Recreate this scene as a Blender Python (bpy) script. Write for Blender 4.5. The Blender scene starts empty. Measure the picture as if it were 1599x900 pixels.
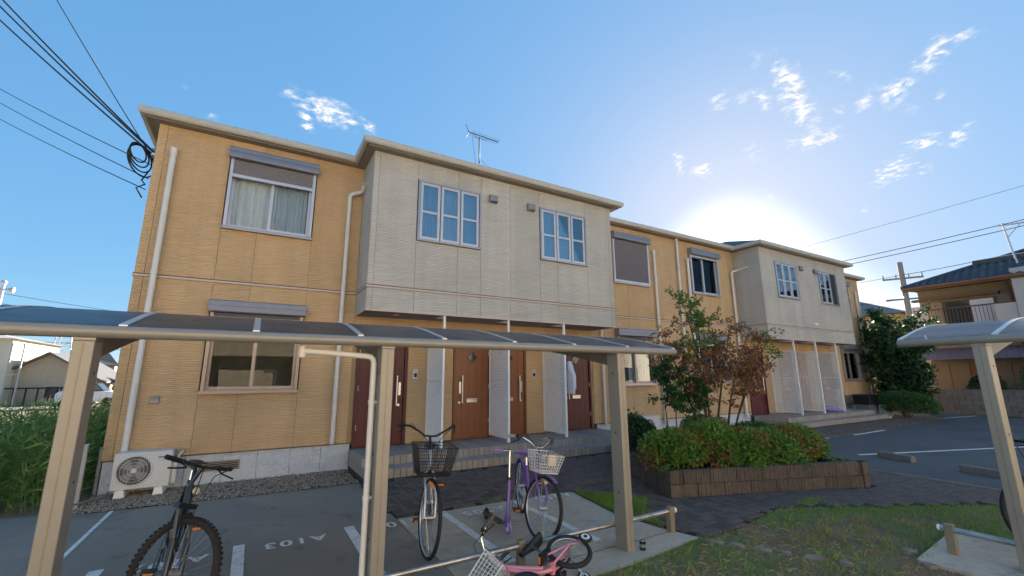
import bpy, math, random
from mathutils import Matrix, Vector, Euler
from math import sin, cos, pi, radians
random.seed(7)
sc = bpy.context.scene
COL = sc.collection

# ------------------------------------------------------------------ camera
yaw, pit, rol = radians(30.4596), radians(11.6577), radians(-.3207)
R0 = Vector((cos(yaw), -sin(yaw), 0))
FW = Vector((sin(yaw)*cos(pit), cos(yaw)*cos(pit), sin(pit)))
U0 = R0.cross(FW)
RV = R0*cos(rol) + U0*sin(rol)
UV = U0*cos(rol) - R0*sin(rol)
cam = bpy.data.cameras.new('camera')
camo = bpy.data.objects.new('camera', cam)
COL.objects.link(camo)
CM = Matrix((RV, UV, -FW)).transposed().to_4x4()
CM.translation = (0, -8.5346, 1.5875)
camo.matrix_world = CM
cam.sensor_width = 36
cam.lens = 36*675.186/1599
cam.clip_end = 20000
cam.clip_start = .05
sc.camera = camo

# ------------------------------------------------------------------ sky, sun, exposure
SUN_EL, SUN_AZ = radians(17.5), radians(58.5)
EXPOSURE = 3.35
world = bpy.data.worlds.new('World')
sc.world = world
world.use_nodes = True
wt = world.node_tree
def WN(t, **k):
    n = wt.nodes.new(t)
    for a, b in k.items(): setattr(n, a, b)
    return n
sky = WN('ShaderNodeTexSky', sky_type='NISHITA', sun_disc=False)
sky.sun_elevation, sky.sun_rotation = SUN_EL, SUN_AZ
sky.air_density, sky.dust_density, sky.ozone_density = .5, .2, 2.0
# soft shoulder over the whole sky: colour / (1 + a*max + b*colour)
sp = WN('ShaderNodeSeparateColor', mode='HSV'); wt.links.new(sky.outputs[0], sp.inputs[0])
mv = WN('ShaderNodeMath', operation='MULTIPLY_ADD'); mv.inputs[1].default_value = .9; mv.inputs[2].default_value = 1
wt.links.new(sp.outputs[2], mv.inputs[0])
m1 = WN('ShaderNodeVectorMath', operation='MULTIPLY_ADD'); m1.inputs[1].default_value = (.5, .5, .5)
wt.links.new(sky.outputs[0], m1.inputs[0]); wt.links.new(mv.outputs[0], m1.inputs[2])
dv = WN('ShaderNodeVectorMath', operation='DIVIDE')
wt.links.new(sky.outputs[0], dv.inputs[0]); wt.links.new(m1.outputs[0], dv.inputs[1])
hs = WN('ShaderNodeHueSaturation'); hs.inputs['Saturation'].default_value = 1.18; hs.inputs['Hue'].default_value = .488
# aureole: the part of the sky far brighter than the rest keeps its brightness
sr = WN('ShaderNodeSeparateColor'); wt.links.new(sky.outputs[0], sr.inputs[0])
au = WN('ShaderNodeMapRange', interpolation_type='SMOOTHSTEP'); au.inputs[1].default_value = 5.0; au.inputs[2].default_value = 9.8; au.inputs[4].default_value = .9; wt.links.new(sr.outputs[0], au.inputs[0])
aa = WN('ShaderNodeVectorMath', operation='ADD'); wt.links.new(dv.outputs[0], aa.inputs[0]); wt.links.new(au.outputs[0], aa.inputs[1])
wt.links.new(aa.outputs[0], hs.inputs['Color'])
bgn = wt.nodes['Background']
bgn.inputs[1].default_value = .15
wt.links.new(hs.outputs[0], bgn.inputs[0])

SD = Vector((sin(SUN_AZ)*cos(SUN_EL), cos(SUN_AZ)*cos(SUN_EL), sin(SUN_EL)))
sl = bpy.data.lights.new('sun', 'SUN')
slo = bpy.data.objects.new('sun', sl); COL.objects.link(slo)
sl.energy = 2.6; sl.angle = radians(.53); sl.color = (1, .86, .68)
slo.rotation_euler = SD.to_track_quat('Z', 'Y').to_euler()
vs = sc.view_settings
vs.view_transform = 'Standard'; vs.look = 'None'; vs.exposure = EXPOSURE; vs.gamma = 1; vs.use_curve_mapping = False
sc.render.engine = 'CYCLES'

# ------------------------------------------------------------------ mesh helpers
class MB:
    def __init__(s): s.v = []; s.f = []; s.s = []
    def add(s, vs, fs, sm=False):
        o = len(s.v); s.v += [tuple(p) for p in vs]
        for q in fs: s.f.append(tuple(o+i for i in q)); s.s.append(sm)
        return s
    def box(s, x0, x1, y0, y1, z0, z1):
        return s.add([(x0,y0,z0),(x1,y0,z0),(x1,y1,z0),(x0,y1,z0),(x0,y0,z1),(x1,y0,z1),(x1,y1,z1),(x0,y1,z1)],
            [(3,2,1,0),(4,5,6,7),(0,1,5,4),(1,2,6,5),(2,3,7,6),(3,0,4,7)])
    def obox(s, c, sz, M=None):
        c = Vector(c); h = [q/2 for q in sz]
        M = M or Matrix.Identity(3)
        P = [c + M @ Vector((a*h[0], b*h[1], d*h[2])) for d in (-1,1) for a,b in ((-1,-1),(1,-1),(1,1),(-1,1))]
        return s.add(P, [(3,2,1,0),(4,5,6,7),(0,1,5,4),(1,2,6,5),(2,3,7,6),(3,0,4,7)])
    def beam(s, p, q, w, h, up=(0,0,1)):
        p, q = Vector(p), Vector(q); d = (q-p); L = d.length; d.normalize()
        up = Vector(up)
        if abs(d.dot(up)) > .99: up = Vector((1,0,0))
        r = d.cross(up).normalized(); u = r.cross(d)
        return s.obox((p+q)/2, (w, L, h), Matrix((r, d, u)).transposed())
    def cyl(s, p, q, r, r2=None, n=10, caps=True, sm=True):
        p, q = Vector(p), Vector(q); r2 = r if r2 is None else r2
        d = (q-p).normalized(); a = d.orthogonal().normalized(); b = d.cross(a)
        V = []
        for c, rr in ((p, r), (q, r2)):
            for i in range(n):
                t = 2*pi*i/n; V.append(c + a*(rr*cos(t)) + b*(rr*sin(t)))
        s.add(V, [(i, (i+1) % n, n+(i+1) % n, n+i) for i in range(n)], sm)
        if caps: s.add(V, [tuple(range(n-1,-1,-1)), tuple(range(n, 2*n))])
        return s
    def tube(s, pts, r, n=8, closed=False, caps=True):
        pts = [Vector(p) for p in pts]; m = len(pts); V = []; a = None
        rs = r if isinstance(r, (list, tuple)) else [r]*m
        for i, p in enumerate(pts):
            if closed: d = pts[(i+1) % m]-pts[i-1]
            else: d = pts[min(i+1, m-1)]-pts[max(i-1, 0)]
            if d.length < 1e-9: d = Vector((0,0,1))
            d.normalize()
            if a is None: a = d.orthogonal().normalized()
            else:
                a = a-d*a.dot(d)
                a = a.normalized() if a.length > 1e-6 else d.orthogonal().normalized()
            b = d.cross(a)
            for k in range(n):
                t = 2*pi*k/n; V.append(p+a*(rs[i]*cos(t))+b*(rs[i]*sin(t)))
        F = []
        for i in range(m if closed else m-1):
            j = (i+1) % m
            for k in range(n): F.append((i*n+k, i*n+(k+1) % n, j*n+(k+1) % n, j*n+k))
        s.add(V, F, True)
        if caps and not closed: s.add(V, [tuple(range(n-1,-1,-1)), tuple(range((m-1)*n, m*n))])
        return s
    def torus(s, c, ax, R, r, n=32, k=8, sy=1.0):
        c = Vector(c); ax = Vector(ax).normalized(); a = ax.orthogonal().normalized(); b = ax.cross(a); V = []
        for i in range(n):
            t = 2*pi*i/n; d = a*cos(t)+b*sin(t)
            for j in range(k):
                u = 2*pi*j/k; V.append(c+d*(R+r*cos(u))+ax*(r*sy*sin(u)))
        F = [(i*k+j, ((i+1) % n)*k+j, ((i+1) % n)*k+(j+1) % k, i*k+(j+1) % k) for i in range(n) for j in range(k)]
        return s.add(V, F, True)
    def ball(s, c, r, sc3=(1,1,1), n=10, m=6):
        c = Vector(c); V = [c+Vector((0,0,r*sc3[2]))]
        for j in range(1, m):
            p = pi*j/m
            for i in range(n):
                t = 2*pi*i/n; V.append(c+Vector((r*sc3[0]*sin(p)*cos(t), r*sc3[1]*sin(p)*sin(t), r*sc3[2]*cos(p))))
        V.append(c-Vector((0,0,r*sc3[2]))); F = []
        for i in range(n):
            F.append((0, 1+i, 1+(i+1) % n)); F.append((len(V)-1, 1+(m-2)*n+(i+1) % n, 1+(m-2)*n+i))
            for j in range(m-2):
                F.append((1+j*n+i, 1+(j+1)*n+i, 1+(j+1)*n+(i+1) % n, 1+j*n+(i+1) % n))
        return s.add(V, F, True)
    def prism(s, poly, z0, z1):
        n = len(poly)
        return s.add([(x,y,z0) for x,y in poly]+[(x,y,z1) for x,y in poly],
            [tuple(range(n-1,-1,-1)), tuple(range(n,2*n))]+[(i,(i+1)%n,n+(i+1)%n,n+i) for i in range(n)])
    def extr(s, poly, vec):      # planar polygon of 3D points, extruded by vec
        n = len(poly); vec = Vector(vec); P = [Vector(p) for p in poly]
        return s.add(P+[p+vec for p in P], [tuple(range(n-1,-1,-1)), tuple(range(n,2*n))]+[(i,(i+1)%n,n+(i+1)%n,n+i) for i in range(n)])
    def xf(s, M):
        s.v = [tuple(M @ Vector(p)) for p in s.v]; return s
    def mesh(s, name, mat):
        me = bpy.data.meshes.new(name); me.from_pydata(s.v, [], s.f)
        me.polygons.foreach_set('use_smooth', s.s)
        if mat: me.materials.append(mat)
        me.update(); return me
    def build(s, name, mat, parent=None, bevel=0):
        o = bpy.data.objects.new(name, s.mesh(name, mat)); COL.objects.link(o)
        return attach(o, parent, bevel)
ROOTLOC = {}
def attach(o, parent, bevel=0):
    if parent is not None:
        o.parent = parent
        if parent.name in ROOTLOC: o.matrix_parent_inverse = Matrix.Translation(-ROOTLOC[parent.name])
    if bevel:
        m = o.modifiers.new('bevel', 'BEVEL'); m.width = bevel; m.segments = 2; m.limit_method = 'ANGLE'
    return o
def link(name, me, parent=None, M=None):
    o = bpy.data.objects.new(name, me); COL.objects.link(o); attach(o, parent)
    if M is not None: o.matrix_basis = M
    return o
def tag(o, label=None, cat=None, group=None, kind=None):
    if label: o['label'] = label
    if cat: o['category'] = cat
    if group: o['group'] = group
    if kind: o['kind'] = kind
    return o
def root(name, loc, label, cat, group=None, world=True):
    o = bpy.data.objects.new(name, None); COL.objects.link(o); o.location = loc; o.empty_display_size = .2
    if world: ROOTLOC[o.name] = Vector(loc)
    return tag(o, label, cat, group)
def copy_tree(o, parent=None):
    c = o.copy(); COL.objects.link(c)
    if parent is not None: c.parent = parent
    for ch in o.children: copy_tree(ch, c)
    return c

# ------------------------------------------------------------------ materials
def nodes(name):
    m = bpy.data.materials.new(name); m.use_nodes = True
    return m, m.node_tree, m.node_tree.nodes['Principled BSDF']
def mat(name, col, rough=.6, metal=0, var=.12, vs=6, bump=0, bs=60, bd=.003, rnd=0, stretch=(1,1,1), dirt=None, ds=1.2, spec=.5, coat=0, stain=None):
    m, t, b = nodes(name); N = t.nodes.new; L = t.links.new
    geo = N('ShaderNodeNewGeometry')
    mp = N('ShaderNodeMapping'); mp.inputs['Scale'].default_value = stretch
    L(geo.outputs['Position'], mp.inputs[0])
    nz = N('ShaderNodeTexNoise'); nz.inputs['Scale'].default_value = vs; nz.inputs['Detail'].default_value = 6; nz.inputs['Roughness'].default_value = .62
    L(mp.outputs[0], nz.inputs['Vector'])
    mr = N('ShaderNodeMapRange'); mr.inputs[1].default_value = .28; mr.inputs[2].default_value = .72
    mr.inputs[3].default_value = 1-var; mr.inputs[4].default_value = 1+var
    L(nz.outputs['Fac'], mr.inputs[0]); fac = mr.outputs[0]
    if rnd:
        oi = N('ShaderNodeObjectInfo'); r2 = N('ShaderNodeMapRange'); r2.inputs[3].default_value = 1-rnd; r2.inputs[4].default_value = 1+rnd
        L(oi.outputs['Random'], r2.inputs[0])
        mu = N('ShaderNodeMath'); mu.operation = 'MULTIPLY'; L(fac, mu.inputs[0]); L(r2.outputs[0], mu.inputs[1]); fac = mu.outputs[0]
    vm = N('ShaderNodeVectorMath'); vm.operation = 'SCALE'; vm.inputs[0].default_value = col[:3]
    L(fac, vm.inputs['Scale']); out = vm.outputs[0]
    if dirt:
        n2 = N('ShaderNodeTexNoise'); n2.inputs['Scale'].default_value = ds; n2.inputs['Detail'].default_value = 7; n2.inputs['Roughness'].default_value = .65
        L(geo.outputs['Position'], n2.inputs['Vector'])
        r3 = N('ShaderNodeMapRange'); r3.inputs[1].default_value = .48; r3.inputs[2].default_value = .66; r3.inputs[4].default_value = dirt[3] if len(dirt) > 3 else .7
        L(n2.outputs['Fac'], r3.inputs[0])
        mx = N('ShaderNodeMix'); mx.data_type = 'RGBA'; L(r3.outputs[0], mx.inputs[0]); L(out, mx.inputs[6]); mx.inputs[7].default_value = (*dirt[:3], 1)
        out = mx.outputs[2]
    if stain:
        n4 = N('ShaderNodeTexNoise'); n4.inputs['Scale'].default_value = stain[3]; n4.inputs['Detail'].default_value = 8; n4.inputs['Roughness'].default_value = .7; n4.inputs['Distortion'].default_value = .6
        L(geo.outputs['Position'], n4.inputs['Vector'])
        r4 = N('ShaderNodeMapRange'); r4.inputs[1].default_value = .56; r4.inputs[2].default_value = .72; r4.inputs[4].default_value = .8
        L(n4.outputs['Fac'], r4.inputs[0])
        m4 = N('ShaderNodeMix'); m4.data_type = 'RGBA'; L(r4.outputs[0], m4.inputs[0]); L(out, m4.inputs[6]); m4.inputs[7].default_value = (*stain[:3], 1)
        out = m4.outputs[2]
    L(out, b.inputs['Base Color'])
    b.inputs['Roughness'].default_value = rough; b.inputs['Metallic'].default_value = metal
    b.inputs['Specular IOR Level'].default_value = spec
    if coat: b.inputs['Coat Weight'].default_value = coat; b.inputs['Coat Roughness'].default_value = .1
    if bump:
        n3 = N('ShaderNodeTexNoise'); n3.inputs['Scale'].default_value = bs; n3.inputs['Detail'].default_value = 4
        L(mp.outputs[0], n3.inputs['Vector'])
        bp = N('ShaderNodeBump'); bp.inputs['Strength'].default_value = bump; bp.inputs['Distance'].default_value = bd
        L(n3.outputs['Fac'], bp.inputs['Height']); L(bp.outputs[0], b.inputs['Normal'])
    return m
def siding(name, col):
    m, t, b = nodes(name); N = t.nodes.new; L = t.links.new
    geo = N('ShaderNodeNewGeometry'); oi = N('ShaderNodeObjectInfo')
    mp = N('ShaderNodeMapping'); mp.inputs['Scale'].default_value = (2.6, 2.6, 84)
    of = N('ShaderNodeVectorMath'); of.operation = 'ADD'
    sc_ = N('ShaderNodeVectorMath'); sc_.operation = 'SCALE'; sc_.inputs[0].default_value = (3, 0, .7); L(oi.outputs['Random'], sc_.inputs['Scale'])
    L(geo.outputs['Position'], of.inputs[0]); L(sc_.outputs[0], of.inputs[1]); L(of.outputs[0], mp.inputs[0])
    nz = N('ShaderNodeTexNoise'); nz.inputs['Scale'].default_value = 1; nz.inputs['Detail'].default_value = 3.5; nz.inputs['Roughness'].default_value = .55
    L(mp.outputs[0], nz.inputs['Vector'])
    ramp = N('ShaderNodeMapRange'); ramp.interpolation_type = 'SMOOTHSTEP'; ramp.inputs[1].default_value = .36; ramp.inputs[2].default_value = .6
    L(nz.outputs['Fac'], ramp.inputs[0])
    sx = N('ShaderNodeSeparateXYZ'); L(of.outputs[0], sx.inputs[0])
    m2 = N('ShaderNodeMapping'); m2.inputs['Scale'].default_value = (3.5, 3.5, 9); L(of.outputs[0], m2.inputs[0])
    n2 = N('ShaderNodeTexNoise'); n2.inputs['Scale'].default_value = 1; n2.inputs['Detail'].default_value = 3; L(m2.outputs[0], n2.inputs['Vector'])
    nm = N('ShaderNodeMath'); nm.operation = 'MULTIPLY'; nm.inputs[1].default_value = 7; L(n2.outputs['Fac'], nm.inputs[0])
    ph = N('ShaderNodeMath'); ph.operation = 'MULTIPLY_ADD'; ph.inputs[1].default_value = 6.2832/.030; L(sx.outputs['Z'], ph.inputs[0]); L(nm.outputs[0], ph.inputs[2])
    sn = N('ShaderNodeMath'); sn.operation = 'SINE'; L(ph.outputs[0], sn.inputs[0])
    s1 = N('ShaderNodeMapRange'); s1.inputs[1].default_value = -1; s1.inputs[2].default_value = .4; L(sn.outputs[0], s1.inputs[0])
    rr = ramp; ramp = N('ShaderNodeMix'); ramp.data_type = 'FLOAT'; ramp.inputs[0].default_value = .38; L(s1.outputs[0], ramp.inputs[2]); L(rr.outputs[0], ramp.inputs[3])
    wx = N('ShaderNodeTexNoise'); wx.inputs['Scale'].default_value = 1.3; wx.inputs['Detail'].default_value = 4
    L(geo.outputs['Position'], wx.inputs['Vector'])
    cm = N('ShaderNodeMapRange'); cm.inputs[3].default_value = .80; cm.inputs[4].default_value = 1.05; L(ramp.outputs[0], cm.inputs[0])
    cw = N('ShaderNodeMapRange'); cw.inputs[1].default_value = .3; cw.inputs[2].default_value = .7; cw.inputs[3].default_value = .93; cw.inputs[4].default_value = 1.06; L(wx.outputs['Fac'], cw.inputs[0])
    ms = N('ShaderNodeMapping'); ms.inputs['Scale'].default_value = (3.2, 3.2, .22); L(geo.outputs['Position'], ms.inputs[0])
    ns = N('ShaderNodeTexNoise'); ns.inputs['Scale'].default_value = 1; ns.inputs['Detail'].default_value = 5; ns.inputs['Roughness'].default_value = .7; L(ms.outputs[0], ns.inputs['Vector'])
    rs = N('ShaderNodeMapRange'); rs.inputs[1].default_value = .3; rs.inputs[2].default_value = .62; rs.inputs[3].default_value = .91; rs.inputs[4].default_value = 1.02; L(ns.outputs['Fac'], rs.inputs[0])
    c0 = N('ShaderNodeMapRange'); c0.inputs[3].default_value = .955; c0.inputs[4].default_value = 1.045; L(oi.outputs['Random'], c0.inputs[0])
    cr = N('ShaderNodeMath'); cr.operation = 'MULTIPLY'; L(rs.outputs[0], cr.inputs[0]); L(c0.outputs[0], cr.inputs[1])
    a = N('ShaderNodeMath'); a.operation = 'MULTIPLY'; L(cm.outputs[0], a.inputs[0]); L(cw.outputs[0], a.inputs[1])
    a2 = N('ShaderNodeMath'); a2.operation = 'MULTIPLY'; L(a.outputs[0], a2.inputs[0]); L(cr.outputs[0], a2.inputs[1])
    vm = N('ShaderNodeVectorMath'); vm.operation = 'SCALE'; vm.inputs[0].default_value = col; L(a2.outputs[0], vm.inputs['Scale'])
    L(vm.outputs[0], b.inputs['Base Color'])
    b.inputs['Roughness'].default_value = .75; b.inputs['Specular IOR Level'].default_value = .25
    bp = N('ShaderNodeBump'); bp.inputs['Strength'].default_value = 1; bp.inputs['Distance'].default_value = .008
    L(ramp.outputs[0], bp.inputs['Height']); L(bp.outputs[0], b.inputs['Normal'])
    return m
def glassm(name, tint=(.75,.82,.85), refl=.12, ior=1.5):
    m = bpy.data.materials.new(name); m.use_nodes = True; t = m.node_tree; N = t.nodes.new; L = t.links.new
    t.nodes.remove(t.nodes['Principled BSDF']); out = t.nodes['Material Output']
    tr = N('ShaderNodeBsdfTransparent'); tr.inputs[0].default_value = (*tint, 1)
    gl = N('ShaderNodeBsdfGlossy'); gl.inputs['Roughness'].default_value = .015
    nz = N('ShaderNodeTexNoise'); nz.inputs['Scale'].default_value = 1.1; geo = N('ShaderNodeNewGeometry'); L(geo.outputs['Position'], nz.inputs['Vector'])
    bp = N('ShaderNodeBump'); bp.inputs['Strength'].default_value = .08; bp.inputs['Distance'].default_value = .02; L(nz.outputs['Fac'], bp.inputs['Height']); L(bp.outputs[0], gl.inputs['Normal'])
    fr = N('ShaderNodeFresnel'); fr.inputs[0].default_value = ior
    mr = N('ShaderNodeMapRange'); mr.inputs[3].default_value = refl; mr.inputs[4].default_value = 1; L(fr.outputs[0], mr.inputs[0])
    mx = N('ShaderNodeMixShader'); L(mr.outputs[0], mx.inputs[0]); L(tr.outputs[0], mx.inputs[1]); L(gl.outputs[0], mx.inputs[2]); L(mx.outputs[0], out.inputs[0])
    return m
def leafm(name, cols, trans=.3, rough=.5):
    m, t, b = nodes(name); N = t.nodes.new; L = t.links.new; out = t.nodes['Material Output']
    geo = N('ShaderNodeNewGeometry'); rp = N('ShaderNodeValToRGB'); rp.color_ramp.interpolation = 'LINEAR'
    e = rp.color_ramp.elements; n = len(cols)
    e[0].position = 0; e[0].color = (*cols[0], 1); e[1].position = 1; e[1].color = (*cols[-1], 1)
    for i in range(1, n-1): q = e.new(i/(n-1)); q.color = (*cols[i], 1)
    L(geo.outputs['Random Per Island'], rp.inputs[0]); L(rp.outputs[0], b.inputs['Base Color'])
    b.inputs['Roughness'].default_value = rough; b.inputs['Specular IOR Level'].default_value = .35
    if trans:
        tl = N('ShaderNodeBsdfTranslucent'); L(rp.outputs[0], tl.inputs[0])
        mx = N('ShaderNodeMixShader'); mx.inputs[0].default_value = trans; L(b.outputs[0], mx.inputs[1]); L(tl.outputs[0], mx.inputs[2]); L(mx.outputs[0], out.inputs[0])
    return m
M = {}
M['yellow'] = siding('ochre siding', (.69, .47, .26))
M['grey'] = siding('pale stone siding', (.60, .57, .51))
M['core'] = mat('wall backing', (.42, .28, .14), .9)
M['corebay'] = mat('bay backing', (.42, .385, .33), .9)
M['inner'] = mat('plaster room wall', (.45, .42, .36), .9)
M['found'] = mat('rendered foundation', (.60, .64, .70), .9, bump=1, bs=26, bd=.03, var=.08)
M['gutter'] = mat('beige gutter', (.52, .49, .42), .4, var=.05)
M['soffit'] = mat('brown grey soffit', (.26, .23, .20), .7, var=.06)
M['baysoffit'] = mat('dark soffit board', (.22, .22, .24), .7, var=.06)
M['belt'] = mat('pinkish belt moulding', (.62, .48, .42), .5, var=.05)
M['beltdark'] = mat('dark flashing', (.10, .09, .09), .5)
M['frame'] = mat('mauve grey aluminium', (.42, .40, .42), .35, .5, var=.05)
M['framelt'] = mat('light aluminium', (.62, .60, .62), .35, .4, var=.04)
M['framebr'] = mat('bronze aluminium', (.40, .32, .27), .4, .4, var=.05)
M['shut'] = mat('grey shutter slats', (.22, .22, .25), .5, .3, var=.05)
M['box'] = mat('shutter housing', (.27, .27, .31), .4, .4, var=.06)
M['glass'] = glassm('window glass', (.86,.9,.92), .0, 1.33)
M['glassb'] = glassm('bay window glass', (.72,.8,.86), .26)
M['curtain'] = mat('white curtain cloth', (.85, .85, .85), .9, var=.05)
M['curtainblue'] = mat('bluish lace curtain', (.58, .63, .68), .9, var=.06)
M['curtaindark'] = mat('dark grey curtain', (.10, .11, .13), .9)
M['maroon'] = mat('maroon door', (.10, .012, .016), .42, var=.05)
M['brown'] = mat('chestnut door', (.27, .095, .038), .42, var=.05)
M['maroonf'] = mat('maroon door frame', (.085, .014, .018), .45, var=.05)
M['brownf'] = mat('chestnut door frame', (.20, .075, .035), .45, var=.05)
M['steel'] = mat('brushed steel', (.62, .62, .62), .28, .9, var=.06)
M['black'] = mat('black plastic', (.015, .015, .017), .45, var=.1)
M['darkglass'] = mat('dark pane', (.03, .04, .045), .1)
M['pvc'] = mat('white pvc pipe', (.74, .71, .66), .4, var=.05)
M['white'] = mat('white painted metal', (.92, .90, .87), .45, var=.04)
M['tile'] = mat('grey brown porch tile', (.33, .295, .265), .6, var=.08, vs=14, rnd=.13, bump=.3, bs=120, bd=.001)
M['grout'] = mat('tile grout', (.05, .048, .045), .9)
M['roof'] = mat('dark slate roof', (.06, .06, .065), .7, var=.2)
M['vent'] = mat('grey vent hood', (.30, .28, .26), .4, .4)

# ------------------------------------------------------------------ the apartment building
WL, WR = -1.744, 23.0
ZS, ZT, ZB = .45, 5.75, 3.17
BX = [(1.556, 7.374), (1.556+12.28, 7.374+12.28)]
BD = -.89
bld = root('apartment_building', (WL, 0, 0), 'two storey ochre and pale grey sided apartment building with two overhanging upper bays', 'building')

def sweep(outline, prof):
    """profile (out, z) swept along a plan polyline with mitred corners; outward = right-hand side"""
    mb = MB(); n = len(outline); P = [Vector((a, b)) for a, b in outline]; k = len(prof); V = []
    for i in range(n):
        d0 = (P[i]-P[i-1]).normalized() if i else (P[1]-P[0]).normalized()
        d1 = (P[i+1]-P[i]).normalized() if i < n-1 else d0
        n0, n1 = Vector((d0.y, -d0.x)), Vector((d1.y, -d1.x))
        m = (n0+n1); m = m/max(m.dot(n0), .2)
        for o, z in prof: V.append((P[i].x+m.x*o, P[i].y+m.y*o, z))
    F = [(i*k+j, (i+1)*k+j, (i+1)*k+(j+1) % k, i*k+(j+1) % k) for i in range(n-1) for j in range(k)]
    F += [tuple(range(k-1,-1,-1)), tuple(range((n-1)*k, n*k))]
    return mb.add(V, F)
OUT = [(WL, 7), (WL, 0)]
for a, b in BX: OUT += [(a, 0), (a, BD), (b, BD), (b, 0)]
OUT += [(WR, 0), (WR, 7)]

def cells(x0, x1, joints, zs, holes):
    xs = [x0]+[j for j in joints if x0 < j < x1]+[x1]; out = []
    for a, b in zip(xs, xs[1:]):
        for za, zb in zip(zs, zs[1:]):
            cuts = sorted((h[2], h[3]) for h in holes if h[0] < (a+b)/2 < h[1] and h[2] < zb and h[3] > za)
            z = za
            for c, d in cuts:
                if c-z > .02: out.append((a, b, z, c))
                z = max(z, d)
            if zb-z > .02: out.append((a, b, z, zb))
    return out
def wallcells(x0, x1, zs, holes):
    xs = sorted({x0, x1} | {q for h in holes for q in h[:2] if x0 < q < x1})
    return cells(x0, x1, xs[1:-1], zs, holes)
G = .003
def panels(cs, y, m, parent=bld):
    for a, b, c, d in cs:
        MB().box(a+G, b-G, y, y+.016, c+G, d-G).build('siding_panel', m, parent, .003)
# openings
UPW = [(-.72, .69), (8.19, 9.60), (11.46, 12.87), (20.47, 21.88)]
win_holes = [(a, b, 4.10, 5.40) for a, b in UPW]+[(a, b, 1.36, 2.72) for a, b in UPW]
DO = [1.64, 3.585, 4.45, 6.36]; DWD = [.96, .875, .92, .92]
door_holes = []
for k in (0, 12.28):
    for x, w in zip(DO, DWD): door_holes.append((x+k, x+w+k, 0, 2.42))
holes = win_holes+door_holes
J = [-1.62, -.72, -.19, .69, 2.62, 3.585, 4.45, 5.37, 5.9, 6.36, 7.37, 7.66, 8.19, 8.74, 9.60, 10.12, 10.62, 11.46, 12.32, 12.87, 13.5, 13.92, 20.47, 21.02, 21.88, 22.75]
J += [q+12.28 for q in (1.64, 2.62, 3.585, 4.45, 5.37, 5.9, 6.36, 7.28)]
J = sorted(J)
for x0, x1 in ((WL, 1.556), (7.374, BX[1][0]), (BX[1][1], WR)):
    panels(cells(x0, x1, J, [ZS, ZB-.02, ZB+.02, ZT], holes), 0, M['yellow'])
for x0, x1 in BX: panels(cells(x0, x1, J, [ZS-.1, 2.76], holes), 0, M['yellow'])
# left end wall panels
for k in range(7):
    for z0, z1 in ((ZS, ZB-.02), (ZB+.02, ZT)):
        MB().box(WL, WL+.016, k+.02+G, k+1+.02-G, z0+G, z1-G).build('siding_panel', M['yellow'], bld)
# backing wall with real openings
core = MB()
for a, b, c, d in wallcells(WL+.016, WR-.01, [ZS, ZT+.05], holes): core.box(a, b, .016, .14, c, d)
core.box(WL+.016, WL+.14, .14, 7, ZS, ZT+.05); core.box(WR-.14, WR, .14, 7, 0, ZT+.05); core.box(WL+.016, WR, 6.88, 7, 0, ZT+.05)
core.build('wall', M['core'], bld)
fl = MB().box(WL+.14, WR-.14, .14, 6.88, 2.92, 3.06); fl.box(WL+.14, WR-.14, .14, 6.88, .1, .3); fl.box(WL+.14, WR-.14, .14, 6.88, 5.7, 5.78)
for x in (1.5, 4.4, 7.4, 10.6, 13.8, 16.7, 19.7): fl.box(x-.06, x+.06, .14, 6.88, .3, 2.92); fl.box(x-.06, x+.06, .14, 6.88, 3.06, 5.7)
fl.box(WL+.14, WR-.14, 3.2, 3.3, .3, 2.92); fl.box(WL+.14, WR-.14, 3.2, 3.3, 3.06, 5.7)
fl.build('room_wall', M['inner'], bld)
# bays
BJ = [1.66, 2.40, 3.25, 3.76, 4.46, 5.22, 5.70, 6.56, 7.27]
for bi, (x0, x1) in enumerate(BX):
    k = 12.28*bi
    bh = [(2.40+k, 3.76+k, 4.13, 5.37), (5.22+k, 6.56+k, 4.13, 5.37)]
    panels(cells(x0, x1, [q+k for q in BJ], [2.76, ZB-.02, ZB+.02, ZT], bh), BD, M['grey'])
    for z0, z1 in ((2.76, ZB-.02), (ZB+.02, ZT)):
        for X, s in ((x0, 1), (x1, -1)):
            MB().box(min(X, X+s*.016), max(X, X+s*.016), BD+.02, -.004, z0+G, z1-G).build('siding_panel', M['grey'], bld)
    c = MB()
    for a, b, z0, z1 in wallcells(x0+.016, x1-.016, [2.78, ZT+.04], bh): c.box(a, b, BD+.016, BD+.12, z0, z1)
    c.box(x0+.016, x0+.1, BD+.12, .016, 2.78, ZT+.04); c.box(x1-.1, x1-.016, BD+.12, .016, 2.78, ZT+.04)
    c.build('wall', M['corebay'], bld)
    MB().box(x0+.01, x1-.01, BD+.01, -.001, 2.745, 2.775).build('bay_soffit', M['baysoffit'], bld)
    sweep([(x0, 0), (x0, BD), (x1, BD), (x1, 0)], [(-.01, 2.735), (.008, 2.735), (.008, 2.765), (-.01, 2.765)]).build('bay_trim', M['belt'], bld)
    for lx in (2.2, 5.8): MB().cyl((lx+k, -.5, 2.735), (lx+k, -.5, 2.7445), .06, n=16).build('ceiling_spotlight', M['framelt'], bld)
sweep(OUT, [(-.004, ZB-.012), (.016, ZB-.012), (.016, ZB+.018), (-.004, ZB+.018)]).build('belt_moulding', M['belt'], bld)
sweep(OUT, [(-.004, ZB+.0185), (.010, ZB+.0185), (.010, ZB+.036), (-.004, ZB+.036)]).build('belt_flashing', M['beltdark'], bld)
sweep(OUT, [(-.1, 5.752), (.15, 5.752), (.15, 5.78), (-.1, 5.78)]).build('soffit', M['soffit'], bld)
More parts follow.
